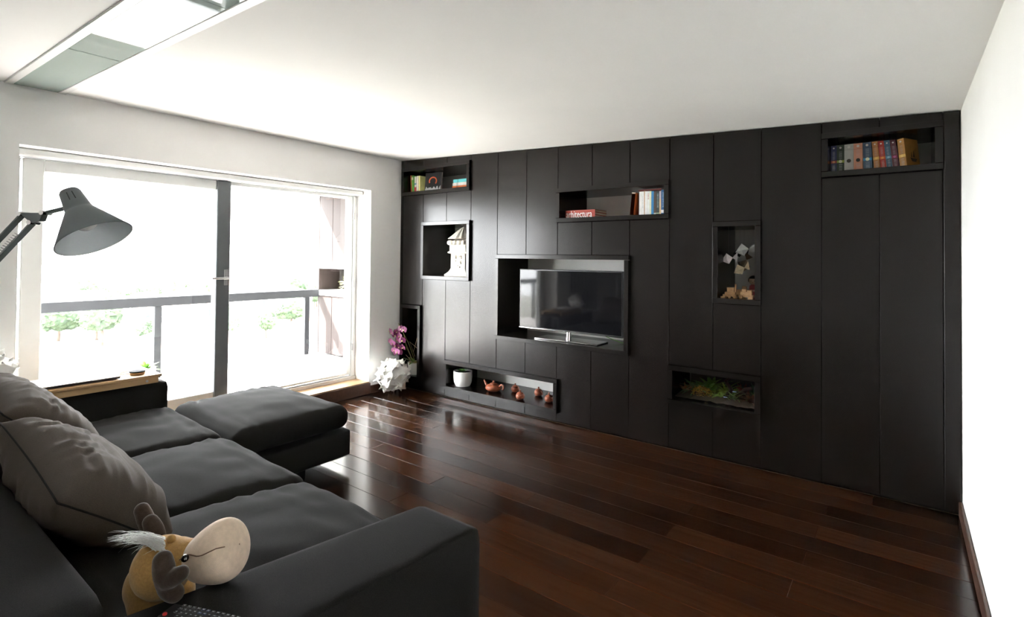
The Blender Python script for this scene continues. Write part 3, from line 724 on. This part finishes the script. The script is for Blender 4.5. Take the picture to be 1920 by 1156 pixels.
# --- shelf beside the white wall
x0, x1, z0, z1 = niche('g'); zs = z0+.0005; G = 'leather-look volumes on the shelf beside the white wall'
GOLD = (.70, .45, .12)
vols = [((.030, .035, .10), 'dark navy volume with red emblem at shelf end', .034, 0, (.30, .06, .04), (.55, .25, .12)), ((.035, .055, .032), 'dark green volume with lime emblem band', .043, 0, (.30, .38, .06), (.7, .7, .5)),
        ((.47, .46, .42), 'pale grey volume with dark oval emblem', .052, 0, None, (.05, .04, .03)), ((.66, .30, .19), 'salmon pink volume with black oval emblem', .050, .005, None, (.02, .02, .02)),
        ((.05, .085, .14), 'slate blue volume with bright blue emblem band', .048, .03, (.05, .30, .55), (.75, .72, .5)), ((.42, .19, .06), 'tan brown volume leaning beside red volume', .033, .085, GOLD, (.85, .6, .2)),
        ((.42, .04, .025), 'bright red volume with orange emblem', .032, .09, (.65, .14, .04), (.8, .35, .1)), ((.06, .12, .19), 'steel blue speckled volume leaning beside red volume', .030, .095, (.12, .3, .45), (.3, .5, .6)),
        ((.12, .035, .045), 'maroon volume leaning beside golden volume', .032, .10, (.25, .04, .09), (.5, .15, .3)), ((.45, .22, .05), 'golden brown volume with ship picture on its cover', .040, .105, (.75, .5, .12), (.85, .6, .2))]
xv = 4.258; pl_ = 0
for i, (c_, lab, t_, ln_, bc, ec) in enumerate(vols):
    h_ = .196
    bands = [(.955, .985, tuple(q_*1.35 for q_ in c_)), (.80, .812, tuple(q_*.6 for q_ in c_)), (.02, .035, tuple(q_*1.3 for q_ in c_))]
    if bc: bands.append((.375, .465, bc))
    xv += h_*max(0, ln_-pl_) + (.003 if i == 9 else 0); pl_ = ln_; xo = xv
    r_ = book((xo, .12, zs + (0 if ln_ >= 0 else 0)), t_, h_, .15, c_, lab, G, -ln_, bands=bands, marks=(tuple(min(1, q_*.6+.22) for q_ in c_), .10, .33), rotz=(-.5 if i == 9 else 0))
    bm = NB(); cyl(bm, (t_/2, -.0002, .42*h_), (t_/2, -.0022, .42*h_), t_*.24, seg=14); obj('emblem', bm, flat(*ec), r_)
    bm = NB(); cyl(bm, (t_/2, -.0002, .90*h_), (t_/2, -.0016, .90*h_), t_*.16, seg=12); obj('emblem', bm, flat(.7, .66, .6), r_)
    bm = NB(); rr = random.Random(i); z = .50*h_
    while z < .78*h_: box(bm, t_*.3, t_*.7, -.0008, .0003, z, z+.0022); z += rr.choice((.005, .005, .008))
    obj('lettering', bm, flat(*[min(1, q_*.6+.2) for q_ in c_]), r_)
    if i == 9:
        bm = NB(); hull = [(t_+.0004, .05, .07), (t_+.0004, .12, .065), (t_+.0004, .105, .045), (t_+.0004, .065, .047)]
        poly_prism(bm, hull, (.0012, 0, 0)); poly_prism(bm, [(t_+.0004, .06, .075), (t_+.0004, .07, .075), (t_+.0004, .068, .11)], (.0012, 0, 0))
        poly_prism(bm, [(t_+.0004, .08, .075), (t_+.0004, .095, .075), (t_+.0004, .09, .12)], (.0012, 0, 0)); obj('cover_art', bm, flat(.03, .018, .01), r_, label='dark ship silhouette')
    xv += t_/math.cos(ln_)+.0006

# ------------------------------------------------------------------ pale pagoda ornament
x0, x1, z0, z1 = niche('b'); STONE = mat('pale_carved_stone', (.78, .74, .66), .8, var=.1, vscale=(25, 25, 25), bump=.4, bscale=(90, 90, 90))
pg = thing('stone_pagoda', 'pale carved stone pagoda with ribbed roof in square niche', 'ornament', (.775, .20, z0+.001), (0, 0, .25))
def sqloft(bm, prof, k=4, rot0=PI/4, sub=1):
    rings = []
    for r, z, *tw in prof: rings.append([bm.verts.new((r*math.cos(rot0+2*PI*i/k)*1.3, r*math.sin(rot0+2*PI*i/k)*1.3, z)) for i in range(k)])
    for a, b in zip(rings[:-1], rings[1:]):
        for i in range(k): bm.faces.new((a[i], a[(i+1) % k], b[(i+1) % k], b[i]))
    bm.faces.new(rings[0][::-1]); bm.faces.new(rings[-1])
bm = NB(); sqloft(bm, [(.150, 0), (.150, .018), (.132, .03), (.112, .05), (.098, .075), (.094, .085)]); obj('plinth', bm, STONE, pg)
bm = NB(); sqloft(bm, [(.094, .085), (.092, .24)]); bd = obj('shaft', bm, STONE, pg)
for f in range(4):
    bm = NB(); rr = random.Random(f)
    for i in range(14):
        u_, z_ = rr.uniform(-.06, .06), rr.uniform(.10, .225); ell(bm, Matrix.Rotation(f*PI/2, 3, 'Z') @ Vector((u_, -.087, z_)), (rr.uniform(.006, .014),)*3, 8, 6)
    obj('carving', bm, STONE, bd, True)
bm = NB(); sqloft(bm, [(.094, .24), (.122, .25), (.122, .262), (.105, .27), (.105, .33), (.118, .345), (.122, .375), (.105, .385)]); obj('capital', bm, STONE, pg)
for f in range(4):
    for i in range(4):
        bm = NB(); ell(bm, Matrix.Rotation(f*PI/2, 3, 'Z') @ Vector((-.078+i*.052, -.112, .362)), (.026, .022, .026), 12, 8); obj('scallop', bm, STONE, pg, True)
bm = NB(); kk = 28; rings = []
for j in range(10):
    t = j/9; r = .135*(1-t)**.85+.006; z = .385+.155*t+.02*(1-t)**3
    rings.append([bm.verts.new(((r*(1+.10*(i % 2)))*math.cos(2*PI*i/kk)*1.0+.03*t*t, (r*(1+.10*(i % 2)))*math.sin(2*PI*i/kk), z)) for i in range(kk)])
for a, b in zip(rings[:-1], rings[1:]):
    for i in range(kk): bm.faces.new((a[i], a[(i+1) % kk], b[(i+1) % kk], b[i]))
bm.faces.new(rings[0][::-1]); bm.faces.new(rings[-1]); obj('roof', bm, STONE, pg, label='ribbed roof')

# ------------------------------------------------------------------ tea niche: pot, teapot, lidded cups
x0, x1, z0, z1 = niche('h'); zs = z0+.0005
sp = thing('potted_succulent', 'small green succulent in white ceramic pot', 'plant', (.905, .10, zs))
bm = NB(); lathe(bm, [(.062, 0), (.078, .004), (.094, .04), (.100, .09), (.101, .155), (.098, .158), (.094, .155), (.093, .138)], 40); obj('pot', bm, WHITEC, sp, .7)
bm = NB(); lathe(bm, [(.002, .140), (.092, .139)], 30, None, False); obj('soil', bm, SOIL, sp)
for i in range(16):
    bm = NB(); a = i*2.4; leaf_verts(bm, (-.02, 0, .142), (math.cos(a), math.sin(a), .55+.05*i), .075-.0025*i, .030, .25, 4); obj('leaf', bm, flat(.22, .50, .12, .5), sp, True)
tpt = thing('teapot', 'squat terracotta teapot with lid and spout', 'teapot', (1.30, .13, zs))
bm = NB(); lathe(bm, [(.045, 0), (.05, .004), (.072, .015), (.086, .034), (.078, .055), (.050, .068), (.036, .071)], 36); obj('body', bm, TERRA, tpt, True)
bm = NB(); lathe(bm, [(.040, .070), (.038, .076), (.022, .083), (.008, .086), (.007, .090), (.012, .096), (.010, .104), (.002, .107)], 28); obj('lid', bm, TERRA, tpt, True)
bm = NB(); tube(bm, [(-.065, 0, .035), (-.095, 0, .05), (-.112, 0, .075), (-.128, 0, .095)], [.020, .015, .010, .007], 14); obj('spout', bm, TERRA, tpt, True)
bm = NB(); tube(bm, [(.070, 0, .055), (.10, 0, .08), (.125, 0, .075), (.130, 0, .05), (.115, 0, .03), (.125, 0, .02)], [.008, .009, .009, .008, .006, .004], 10); obj('handle', bm, TERRA, tpt, True)
cup = thing('lidded_cup', 'small round terracotta lidded cup with ring handle', 'cup', (0, 0, 0), (0, 0, 0), 'terracotta lidded cups beside the teapot')
bm = NB(); lathe(bm, [(.026, 0), (.03, .003), (.041, .016), (.044, .030), (.039, .046), (.030, .052)], 28); obj('body', bm, TERRA, cup, True)
bm = NB(); lathe(bm, [(.034, .051), (.030, .058), (.012, .066), (.005, .068), (.006, .074), (.009, .079), (.006, .085), (.001, .086)], 22); obj('lid', bm, TERRA, cup, True)
bm = NB(); tube(bm, [(.039+.020*math.sin(a), 0, .029+.017*math.cos(a)) for a in [i*PI/8 for i in range(9)]], .0045, 8); obj('handle', bm, TERRA, cup, True)
clabs = ('terracotta lidded cup standing right beside the teapot handle', 'terracotta lidded cup standing at the shelf front edge', 'terracotta lidded cup standing closest to pale niche back', 'terracotta lidded cup standing against the niche end frame')
for i, (x_, y_, r_) in enumerate(((1.49, .245, -.3), (1.685, .06, -.25), (1.755, .275, -.25), (1.957, .15, -.3))):
    o = cup if i == 0 else copy_tree(cup)
    o['label'] = clabs[i]
    o.location = (x_, y_, zs); o.rotation_euler.z = r_

# ------------------------------------------------------------------ orchid
x0, x1, z0, z1 = niche('i'); zs = z0+.0005
oc = thing('potted_orchid', 'magenta orchid in white pot inside narrow low niche', 'plant', (.20, .07, zs))
def O_(v): return Vector(v)-oc.location
bm = NB(); lathe(bm, [(.055, 0), (.068, .004), (.080, .05), (.085, .135), (.081, .137), (.077, .115)], 32); obj('pot', bm, WHITEC, oc, .7)
bm = NB(); rr = random.Random(2)
for i in range(40): ell(bm, (rr.uniform(-.055, .055), rr.uniform(-.055, .055), .118+rr.uniform(0, .018)), (.014, .010, .007), 6, 5)
bk_ = obj('bark', bm, mat('bark_chips', (.42, .27, .15), .9, var=.3, vscale=(60, 60, 60)), oc); bk_['kind'] = 'stuff'
for (a, l_, b_, w_) in ((-2.5, .20, .15, .045), (-.2, .17, .45, .05), (.3, .15, .55, .05), (1.4, .16, .4, .045), (-1.2, .14, .5, .045), (3.0, .18, .1, .04)):
    bm = NB(); leaf_verts(bm, (0, 0, .125), (math.cos(a), math.sin(a), .55), l_, w_, b_, 7); obj('leaf', bm, GREEN, oc, True)
STEMM = mat('orchid_stem', (.24, .28, .08), .6, var=.2); TWIG = mat('dry_root', (.40, .30, .20), .8, var=.2)
tip = hit(747, 606, 1, -.10)
s0 = Vector((.19, .06, zs+.12)); s1 = hit(762, 650, 1, -.0); s2 = hit(757, 625, 1, -.08)
bm = NB(); tube(bm, [O_(s0), O_(s1), O_(s2), O_(tip)], [.0045, .004, .0035, .003], 8); obj('stem', bm, STEMM, oc, True)
bm = NB(); tube(bm, [O_(s0)+Vector((.02, .01, 0)), O_(hit(765, 640, 1, .02)), O_(hit(754, 620, 1, -.06)), O_(hit(748, 612, 1, -.09))], [.004, .0035, .003, .0025], 8); obj('stem', bm, STEMM, oc, True)
for pts in (((778, 668), (768, 640), (785, 655)), ((770, 675), (757, 660), (750, 664)), ((775, 660), (783, 630), (784, 615)), ((772, 672), (762, 645), (760, 668))):
    bm = NB(); tube(bm, [O_(hit(*p, 1, .03)) for p in pts], .0022, 6); obj('aerial_root', bm, TWIG, oc, True)
PETM = mat('magenta_petal', (.13, .006, .068), .5, var=.3, vscale=(70, 70, 70)); PETP = mat('pink_petal', (.42, .12, .30), .5, var=.15, vscale=(70, 70, 70)); LIPM = mat('orchid_lip', (.85, .75, .35), .5)
def bloom(p, m, s, face):
    z_ = Vector(face).normalized(); x_ = z_.cross(Vector((0, 0, 1))).normalized(); y_ = x_.cross(z_)
    mt = Matrix((x_, y_, z_)).transposed().to_4x4(); mt.translation = O_(p)
    bm = NB()
    for i, (a, l_, w_) in enumerate(((90, 1, .75), (210, 1, .7), (330, 1, .7), (20, 1.05, 1.25), (160, 1.05, 1.25))):
        a = math.radians(a); d = Vector((math.cos(a), math.sin(a), 0)); sd_ = Vector((-math.sin(a), math.cos(a), 0))
        ring_ = [Vector((0, 0, 0))]
        for t, w in ((.3, .30), (.6, .5), (.85, .42), (1, .12)): ring_.append(d*(s*l_*t)+sd_*(s*w_*w)+Vector((0, 0, s*.12*math.sin(PI*t)-.1*s*t)))
        back = [d*(s*l_*t)-sd_*(s*w_*w)+Vector((0, 0, s*.12*math.sin(PI*t)-.1*s*t)) for t, w in ((1, .12), (.85, .42), (.6, .5), (.3, .30))]
        bm.faces.new([bm.verts.new(mt @ (v+Vector((0, 0, .001*i)))) for v in ring_+back])
    fo = obj('flower', bm, m, oc)
    bm = NB(); ell(bm, mt @ Vector((0, -.12*s, .16*s)), s*.2, 10, 8); obj('lip', bm, LIPM, fo, True)
rr = random.Random(5)
for (px, py) in ((752, 616), (744, 622), (757, 618), (741, 628), (749, 630), (745, 637), (754, 638), (741, 647), (748, 650), (755, 651), (743, 656), (749, 660), (744, 661)):
    bloom(hit(px, py, 1, -.13+rr.uniform(-.02, .02)), PETM, .040, (rr.uniform(-.2, .7), -1, rr.uniform(-.4, .2)))
for (px, py) in ((730, 620), (734, 624), (732, 639), (736, 643), (739, 656), (745, 659)):
    bloom(hit(px, py, 1, -.16+rr.uniform(-.02, .02)), PETP, .034, (rr.uniform(-.2, .6), -1, rr.uniform(-.3, .2)))

# ------------------------------------------------------------------ tall niche: paper fish, doll, wooden toys
x0, x1, z0, z1 = niche('e'); zs = z0+.0005
def fish(p, s, ang, col, label, tip=0.0):
    m = flat(*col); root = thing('paper_fish', label, 'ornament', p, (0, 0, 0), 'folded paper fish hanging in the tall niche')
    R_ = Euler((0, ang, tip)).to_matrix(); q_ = lambda x, y, z: R_ @ Vector((x*s, y*s, z*s))
    bm = NB()
    A, B, Cc, D, F1, F2 = q_(-.55, 0, -.05), q_(-.05, .10, .42), q_(.32, 0, 0), q_(-.1, .10, -.42), q_(-.1, .16, 0), q_(-.1, -.16, 0)
    va = [bm.verts.new(v) for v in (A, q_(-.05, 0, .45), Cc, q_(-.05, 0, -.38), F1, F2)]
    for f in ((0, 1, 4), (1, 2, 4), (2, 3, 4), (3, 0, 4), (0, 1, 5), (1, 2, 5), (2, 3, 5), (3, 0, 5)): bm.faces.new([va[i] for i in f])
    obj('body', bm, m, root)
    bm = NB(); poly_prism(bm, [q_(.28, 0, 0), q_(.78, 0, .36), q_(.66, 0, .02), q_(.58, 0, -.30)], q_(0, .03, 0)); obj('tail', bm, m, root)
    bm = NB(); tube(bm, [(0, 0, s*.3), (0, 0, z1-p[2]+.0)], .0005, 4); obj('thread', bm, flat(.5, .5, .48), root)
fish(Vector((3.585, .13, 1.50)), .10, -.25, (.82, .76, .78), 'pale pink paper fish hanging before dark niche side')
fish(Vector((3.690, .15, 1.568)), .115, -.2, (.82, .84, .82), 'white paper fish hanging highest')
fish(Vector((3.640, .24, 1.55)), .095, -.1, (.035, .03, .035), 'small black paper fish hanging behind pale ones')
fish(Vector((3.672, .13, 1.42)), .10, -.45, (.75, .62, .42), 'cream and tan paper fish hanging lowest')
fish(Vector((3.685, .20, 1.46)), .12, -1.2, (.13, .09, .045), 'dark brown paper fish behind cream one')
dl = thing('wooden_doll', 'small wooden doll with black bob hair in red robe', 'doll', (3.735, .27, zs))
bm = NB(); lathe(bm, [(.030, 0), (.034, .004), (.036, .04), (.030, .085), (.018, .098)], 24); obj('body', bm, flat(.30, .035, .04, .4), dl, True)
bm = NB(); lathe(bm, [(.0365, .045), (.0355, .058)], 24, None, False); obj('sash', bm, flat(.65, .45, .3, .4), dl, True)
bm = NB(); ell(bm, (0, 0, .128), (.036, .036, .034), 24, 16); obj('head', bm, flat(.62, .44, .32, .5), dl, True)
bm = NB(); vv = ell(bm, (0, 0, .130), (.0395, .0395, .0375), 24, 16)
bmesh.ops.delete(bm, geom=[v for v in bm.verts if v.co.z < .112 or (v.co.y < -.012 and v.co.z < .140 and abs(v.co.x) < .03)], context='VERTS')
hh = obj('hair', bm, flat(.012, .010, .012, .35), dl, True); md = hh.modifiers.new('t', 'SOLIDIFY'); md.thickness = .004
for s in (-1, 1):
    bm = NB(); ell(bm, (s*.012, -.0345, .126), .0028, 8, 6); obj('eye', bm, BLACKP, dl)
bm = NB(); ell(bm, (0, -.035, .114), (.004, .002, .0018), 8, 6); obj('mouth', bm, flat(.5, .05, .05), dl)
WD = mat('toy_wood', (.44, .25, .12), .6, col2=(.56, .34, .17), vscale=(60, 8, 60))
def toy(loc, label, rz, spec, wheels):
    root = thing('wooden_toy', label, 'toy', loc, (0, 0, rz))
    for n_, d in spec: boxo(n_, d, WD, root, .0015)
    for (x_, y_) in wheels:
        bm = NB(); cyl(bm, (x_, y_-.006, .011), (x_, y_+.006, .011), .011, seg=16); obj('wheel', bm, WD, root)
toy((3.612, .075, zs), 'wooden block truck with high cab beside niche frame', .0, [('chassis', (-.05, .05, -.02, .02, .011, .026)), ('body', (-.035, .04, -.018, .018, .026, .044)), ('cab', (-.02, .03, -.017, .017, .044, .078)), ('chimney', (.032, .044, -.007, .007, .044, .105))],
    [(-.036, -.024), (.0, -.024), (.036, -.024), (-.036, .024), (.036, .024)])
toy((3.725, .085, zs), 'wooden block wagon in front of the doll', .0, [('chassis', (-.05, .05, -.02, .02, .011, .026)), ('body', (-.04, .04, -.018, .018, .026, .05)), ('cargo', (-.03, .0, -.016, .016, .05, .068)), ('cargo', (.004, .038, -.016, .016, .05, .062))],
    [(-.034, -.024), (.034, -.024), (-.034, .024), (.034, .024)])
toy((3.66, .19, zs), 'wooden block engine standing behind the truck', .1, [('chassis', (-.045, .045, -.02, .02, .008, .03)), ('body', (-.04, .01, -.018, .018, .03, .06)), ('cab', (.01, .04, -.018, .018, .03, .085))], [(-.03, -.024), (.03, -.024)])
for i, (x_, y_, lab) in enumerate(((3.574, .022, 'loose wooden block in front of the block truck'), (3.765, .022, 'loose wooden block in front of the block wagon'))):
    tag(boxo('wooden_block', (-.017, .017, -.008, .008, 0, .014), WD, None, .002, loc=(x_, y_, zs)), lab, 'block')

# ------------------------------------------------------------------ aquarium
x0, x1, z0, z1 = niche('f')
aq = thing('aquarium', 'planted aquarium set into low dark niche', 'aquarium', ((x0+x1)/2, .01, z0+.0005))
hw_ = (x1-x0)/2-.004; AH = z1-z0-.003
def A_(p): return Vector(p)-aq.location
bm = NB(); box(bm, -hw_, hw_, 0, .005, 0, AH-.03); obj('front_pane', bm, GLASS, aq)
boxo('tank_back', (-hw_, hw_, .40, .405, 0, AH), mat('tank_back', (.02, .022, .016), .5), aq)
boxo('hood_bar', (-hw_+.06, hw_-.06, .12, .20, AH-.016, AH-.006), mat('aquarium_hood', (.05, .05, .05), .5), aq, .002)
bm = NB(); n = 24
vsx = [[bm.verts.new((-hw_+2*hw_*i/n, .006+.39*j/8, .018+.030*j/8+.010*noise.noise(Vector((i*.5, j*.5, 1))))) for j in range(9)] for i in range(n+1)]
for i in range(n):
    for j in range(8): bm.faces.new((vsx[i][j], vsx[i+1][j], vsx[i+1][j+1], vsx[i][j+1]))
obj('gravel', bm, mat('gravel', (.05, .038, .024), .9, var=.5, vscale=(220, 220, 220), bump=.6, bscale=(200, 200, 200)), aq)
DRIFT = mat('driftwood', (.035, .014, .007), .8, var=.4, vscale=(60, 60, 60))
for pts in (((.05, .15, .03), (.09, .17, .09), (.04, .20, .15), (.08, .22, .19)), ((.10, .18, .03), (.16, .16, .08), (.21, .17, .07), (.25, .15, .03)), ((.14, .2, .05), (.19, .2, .11), (.23, .2, .12))):
    bm = NB(); tube(bm, pts, [.022, .017, .012, .006][:len(pts)], 9); obj('driftwood', bm, DRIFT, aq, True)
def plant(x, y, n_, l_, w_, col, droop, zlo=.2, lab='aquatic_plant'):
    bm = NB(); rr = random.Random(int(x*1000)+n_)
    for i in range(n_):
        a = rr.uniform(0, 2*PI); leaf_verts(bm, (x+rr.uniform(-.02, .02), y+rr.uniform(-.02, .02), .04), (math.cos(a)*.8, math.sin(a)*.8, rr.uniform(zlo, 1.4)), l_*rr.uniform(.6, 1), w_, droop, 4)
    obj(lab, bm, mat('aquatic_%d_%d' % (col[0]*1000, col[1]*1000), col, .6, var=.4, vscale=(60, 60, 60)), aq)
plant(-.20, .22, 34, .17, .022, (.06, .17, .05), .5); plant(-.09, .26, 30, .18, .03, (.10, .24, .03), .6); plant(.02, .30, 26, .16, .02, (.20, .34, .03), .4)
plant(.22, .30, 40, .17, .02, (.05, .13, .06), .4); plant(.26, .16, 20, .12, .02, (.09, .19, .04), .4); plant(-.24, .14, 22, .11, .018, (.20, .10, .03), .4)
plant(.12, .12, 22, .10, .016, (.10, .17, .04), .4); plant(.24, .10, 26, .12, .016, (.12, .05, .015), .4); plant(.02, .12, 18, .08, .014, (.16, .26, .04), .5)
plant(.16, .30, 24, .12, .022, (.22, .06, .02), .3)
bm = NB(); rr = random.Random(8)
for i in range(260):
    d = rdir(0, 1); leaf_verts(bm, Vector((-.12+d.x*.075, .13+d.y*.06, .035+d.z*.05)), rdir(-.2, 1), .022, .009, .2, 2)
sm_ = obj('moss_clump', bm, mat('golden_moss', (.42, .26, .05), .7, var=.4, vscale=(120, 120, 120)), aq); sm_['kind'] = 'stuff'
bm = NB()
for i in range(160):
    d = rdir(0, 1); leaf_verts(bm, Vector((.0+d.x*.07, .16+d.y*.05, .04+d.z*.03)), rdir(-.2, 1), .02, .009, .2, 2)
sm_ = obj('moss_clump', bm, mat('lime_moss', (.22, .30, .05), .7, var=.4, vscale=(120, 120, 120)), aq); sm_['kind'] = 'stuff'
for (px, py, col, lab) in ((1323, 746, (.85, .75, .35), 'pale yellow fish near aquarium gravel'), (1359, 744, (.35, .45, .7), 'blue fish low beside driftwood'), (1376, 734, (.30, .42, .7), 'blue fish swimming above driftwood')):
    p = hit(px, py, 1, .10); fs = thing('aquarium_fish', lab, 'fish', p, (0, 0, .1), 'small fish in the aquarium')
    bm = NB(); ell(bm, (0, 0, 0), (.011, .003, .0045), 12, 8); obj('body', bm, flat(*col, .3), fs, True)
    bm = NB(); poly_prism(bm, [(.009, -.0005, 0), (.017, -.0005, .005), (.017, -.0005, -.005)], (0, .001, 0)); obj('tail', bm, flat(*col, .3), fs)

# ------------------------------------------------------------------ curtain beside the door, outside the picture but seen in the screen
bm = NB(); nn = 90; vt = []
for i in range(nn+1):
    y_ = -3.62-1.0*i/nn; x_ = .065+.03*math.sin(i*.62)+.012*math.sin(i*1.7)
    vt.append((bm.verts.new((x_, y_, .02)), bm.verts.new((x_, y_, 2.50))))
for a, b in zip(vt[:-1], vt[1:]): bm.faces.new((a[0], b[0], b[1], a[1]))
cu = thing('curtain', 'pale grey pleated curtain gathered beside balcony door', 'curtain', (0, 0, 0))
o = obj('drape', bm, mat('curtain_fabric', (.42, .45, .46), .9, var=.05), cu, True); md = o.modifiers.new('t', 'SOLIDIFY'); md.thickness = .003
bm = NB(); tube(bm, [(.065, -3.58, 2.52), (.065, -4.7, 2.52)], .012, 12); obj('rod', bm, STEEL, cu, .7)
for y_ in (-3.66, -4.5):
    bm = NB(); tube(bm, [(0, y_, 2.52), (.065, y_, 2.52)], .008, 8); obj('bracket', bm, STEEL, cu)

# ------------------------------------------------------------------ town below the balcony
GZ = -14.0
bm = NB(); n = 40
gv = [[None]*(n+1) for _ in range(n+1)]
def gz(x, y): return GZ + 4.0*noise.noise(Vector((x*.012, y*.012, 3))) - .006*(x+3)
for i in range(n+1):
    for j in range(n+1):
        x_ = -8-200*i/n; y_ = -160+320*j/n; gv[i][j] = bm.verts.new((x_, y_, gz(x_, y_)))
for i in range(n):
    for j in range(n): bm.faces.new((gv[i][j], gv[i+1][j], gv[i+1][j+1], gv[i][j+1]))
struct(obj('hillside', bm, mat('dry_grass', (.19, .19, .165), .9, var=.4, vscale=(.08, .08, .08)), smooth=True), 'pale sunlit hillside below the balcony')
HW = mat('house_render', (.58, .56, .52), .9, var=.08, vscale=(.3, .3, .3)); RF = mat('house_roof_tile', (.28, .19, .15), .8, var=.2, vscale=(.8, .8, 4)); HG = mat('house_window_dark', (.03, .035, .04), .3)
HP = []
def house(px, py, w_, d_, h_, rz, label, chim):
    for step in range(48):
        dr = ray(px+((step % 3)-1)*18, py-step*1.5); k = 20
        while True:
            p = CO+dr*k
            if p.z < gz(p.x, p.y) or k > 260: break
            k += 1
        if all(math.hypot(p.x-a, p.y-b) > 19 for a, b in HP): break
    HP.append((p.x, p.y))
    root = thing('house', label, 'house', (p.x, p.y, gz(p.x, p.y)-.4), (0, 0, rz), 'houses on the slope below')
    boxo('walls', (-w_/2, w_/2, -d_/2, d_/2, 0, h_), HW, root)
    bm = NB(); o_ = .7; e = [bm.verts.new(v) for v in ((-w_/2-o_, -d_/2-o_, h_), (w_/2+o_, -d_/2-o_, h_), (w_/2+o_, d_/2+o_, h_), (-w_/2-o_, d_/2+o_, h_))]
    rl_ = max(0.2, (w_-d_)/2); r1, r2 = bm.verts.new((-rl_, 0, h_+2.6)), bm.verts.new((rl_, 0, h_+2.6))
    bm.faces.new((e[0], e[1], r2, r1)); bm.faces.new((e[2], e[3], r1, r2)); bm.faces.new((e[1], e[2], r2)); bm.faces.new((e[3], e[0], r1)); bm.faces.new(e[::-1])
    obj('roof', bm, RF, root)
    nw = int(w_//2.6)
    for fl_ in range(int(h_//2.8)):
        for i in range(nw):
            x_ = -w_/2+(i+.5)*w_/nw
            for s in (-1, 1): boxo('window', (x_-.5, x_+.5, s*d_/2-.06, s*d_/2+.06, fl_*2.8+1.0, fl_*2.8+2.2), HG, root)
        for i in range(int(d_//2.8)):
            y_ = -d_/2+(i+.5)*d_/int(d_//2.8); boxo('window', (w_/2-.06, w_/2+.06, y_-.5, y_+.5, fl_*2.8+1.0, fl_*2.8+2.2), HG, root)
    if chim: boxo('chimney', (w_*.2-.35, w_*.2+.35, .6, 1.2, h_+.8, h_+3.2), HW, root)
house(355, 625, 13, 9, 5.8, 1.25, 'hip-roofed house behind the balcony post', True)
house(190, 640, 12, 9, 5.8, 1.0, 'pale house with wide roof below the handrail', False)
house(345, 680, 11, 9, 3.0, .5, 'low shed-like house close under the balcony', True)
house(500, 610, 12, 9, 5.8, 1.5, 'house among trees beyond the clear door leaf', True)
house(575, 655, 10, 8, 3.0, 1.2, 'low house near the brown cupboard', False)
house(460, 650, 13, 9, 5.8, .9, 'two-storey house below the clear door leaf', True)
house(120, 600, 12, 9, 5.8, 1.3, 'house at the far end of the slope', False)
house(255, 605, 11, 8, 3.0, 1.1, 'small house between two tree clumps', True)
TR = mat('tree_foliage', (.022, .042, .022), .9, col2=(.05, .075, .035), vscale=(1.2, 1.2, 1.2), rnd=.25); TK = mat('tree_trunk', (.07, .052, .04), .9)
def tree_proto(seed):
    root = thing('tree', 'round green tree on the slope below', 'tree', (0, 0, 0), (0, 0, 0), 'trees on the slope below the balcony')
    bm = NB(); tube(bm, [(0, 0, -.5), (.1, 0, 1.5), (0, .1, 3.2)], [.28, .2, .14], 8); obj('trunk', bm, TK, root, True)
    bm = NB(); rr = random.Random(seed)
    for c_, r_ in (((0, 0, 4.0), 2.1), ((1.2, .4, 3.4), 1.5), ((-1.1, -.5, 3.5), 1.5), ((.1, -.9, 4.9), 1.3)):
        g = bmesh.ops.create_icosphere(bm, subdivisions=4, radius=r_, matrix=Matrix.Translation(c_))
        for v in g['verts']:
            d = (v.co-Vector(c_)); v.co += d.normalized()*(.45*noise.noise(v.co*1.6+Vector((seed, 0, 0)))+.30*noise.noise(v.co*3.7)+.22*noise.noise(v.co*8))
    obj('crown', bm, TR, root)
    return root
protos = [tree_proto(1), tree_proto(6)]; used = [False, False]; rr = random.Random(12)
placed = [(h.location.x, h.location.y, 9.0) for h in C.objects if h.name.split('.')[0] == 'house']
ntree = 0
for i in range(700):
    if ntree >= 60: break
    px, py = rr.uniform(85, 600), rr.choice((rr.uniform(572, 600), rr.uniform(580, 650), rr.uniform(572, 590)))
    dr = ray(px, py); k = 20
    while True:
        p = CO+dr*k
        if p.z < gz(p.x, p.y) or k > 205: break
        k += 1
    s = rr.uniform(.7, 1.3)
    if any(math.hypot(p.x-a, p.y-b) < c_+2.7*s for a, b, c_ in placed): continue
    placed.append((p.x, p.y, 2.7*s)); j = ntree % 2; ntree += 1
    o = protos[j] if not used[j] else copy_tree(protos[j]); used[j] = True
    o.location = (p.x, p.y, gz(p.x, p.y)); o.rotation_euler.z = rr.uniform(0, 6); o.scale = (s, s, s*rr.uniform(.85, 1.2))
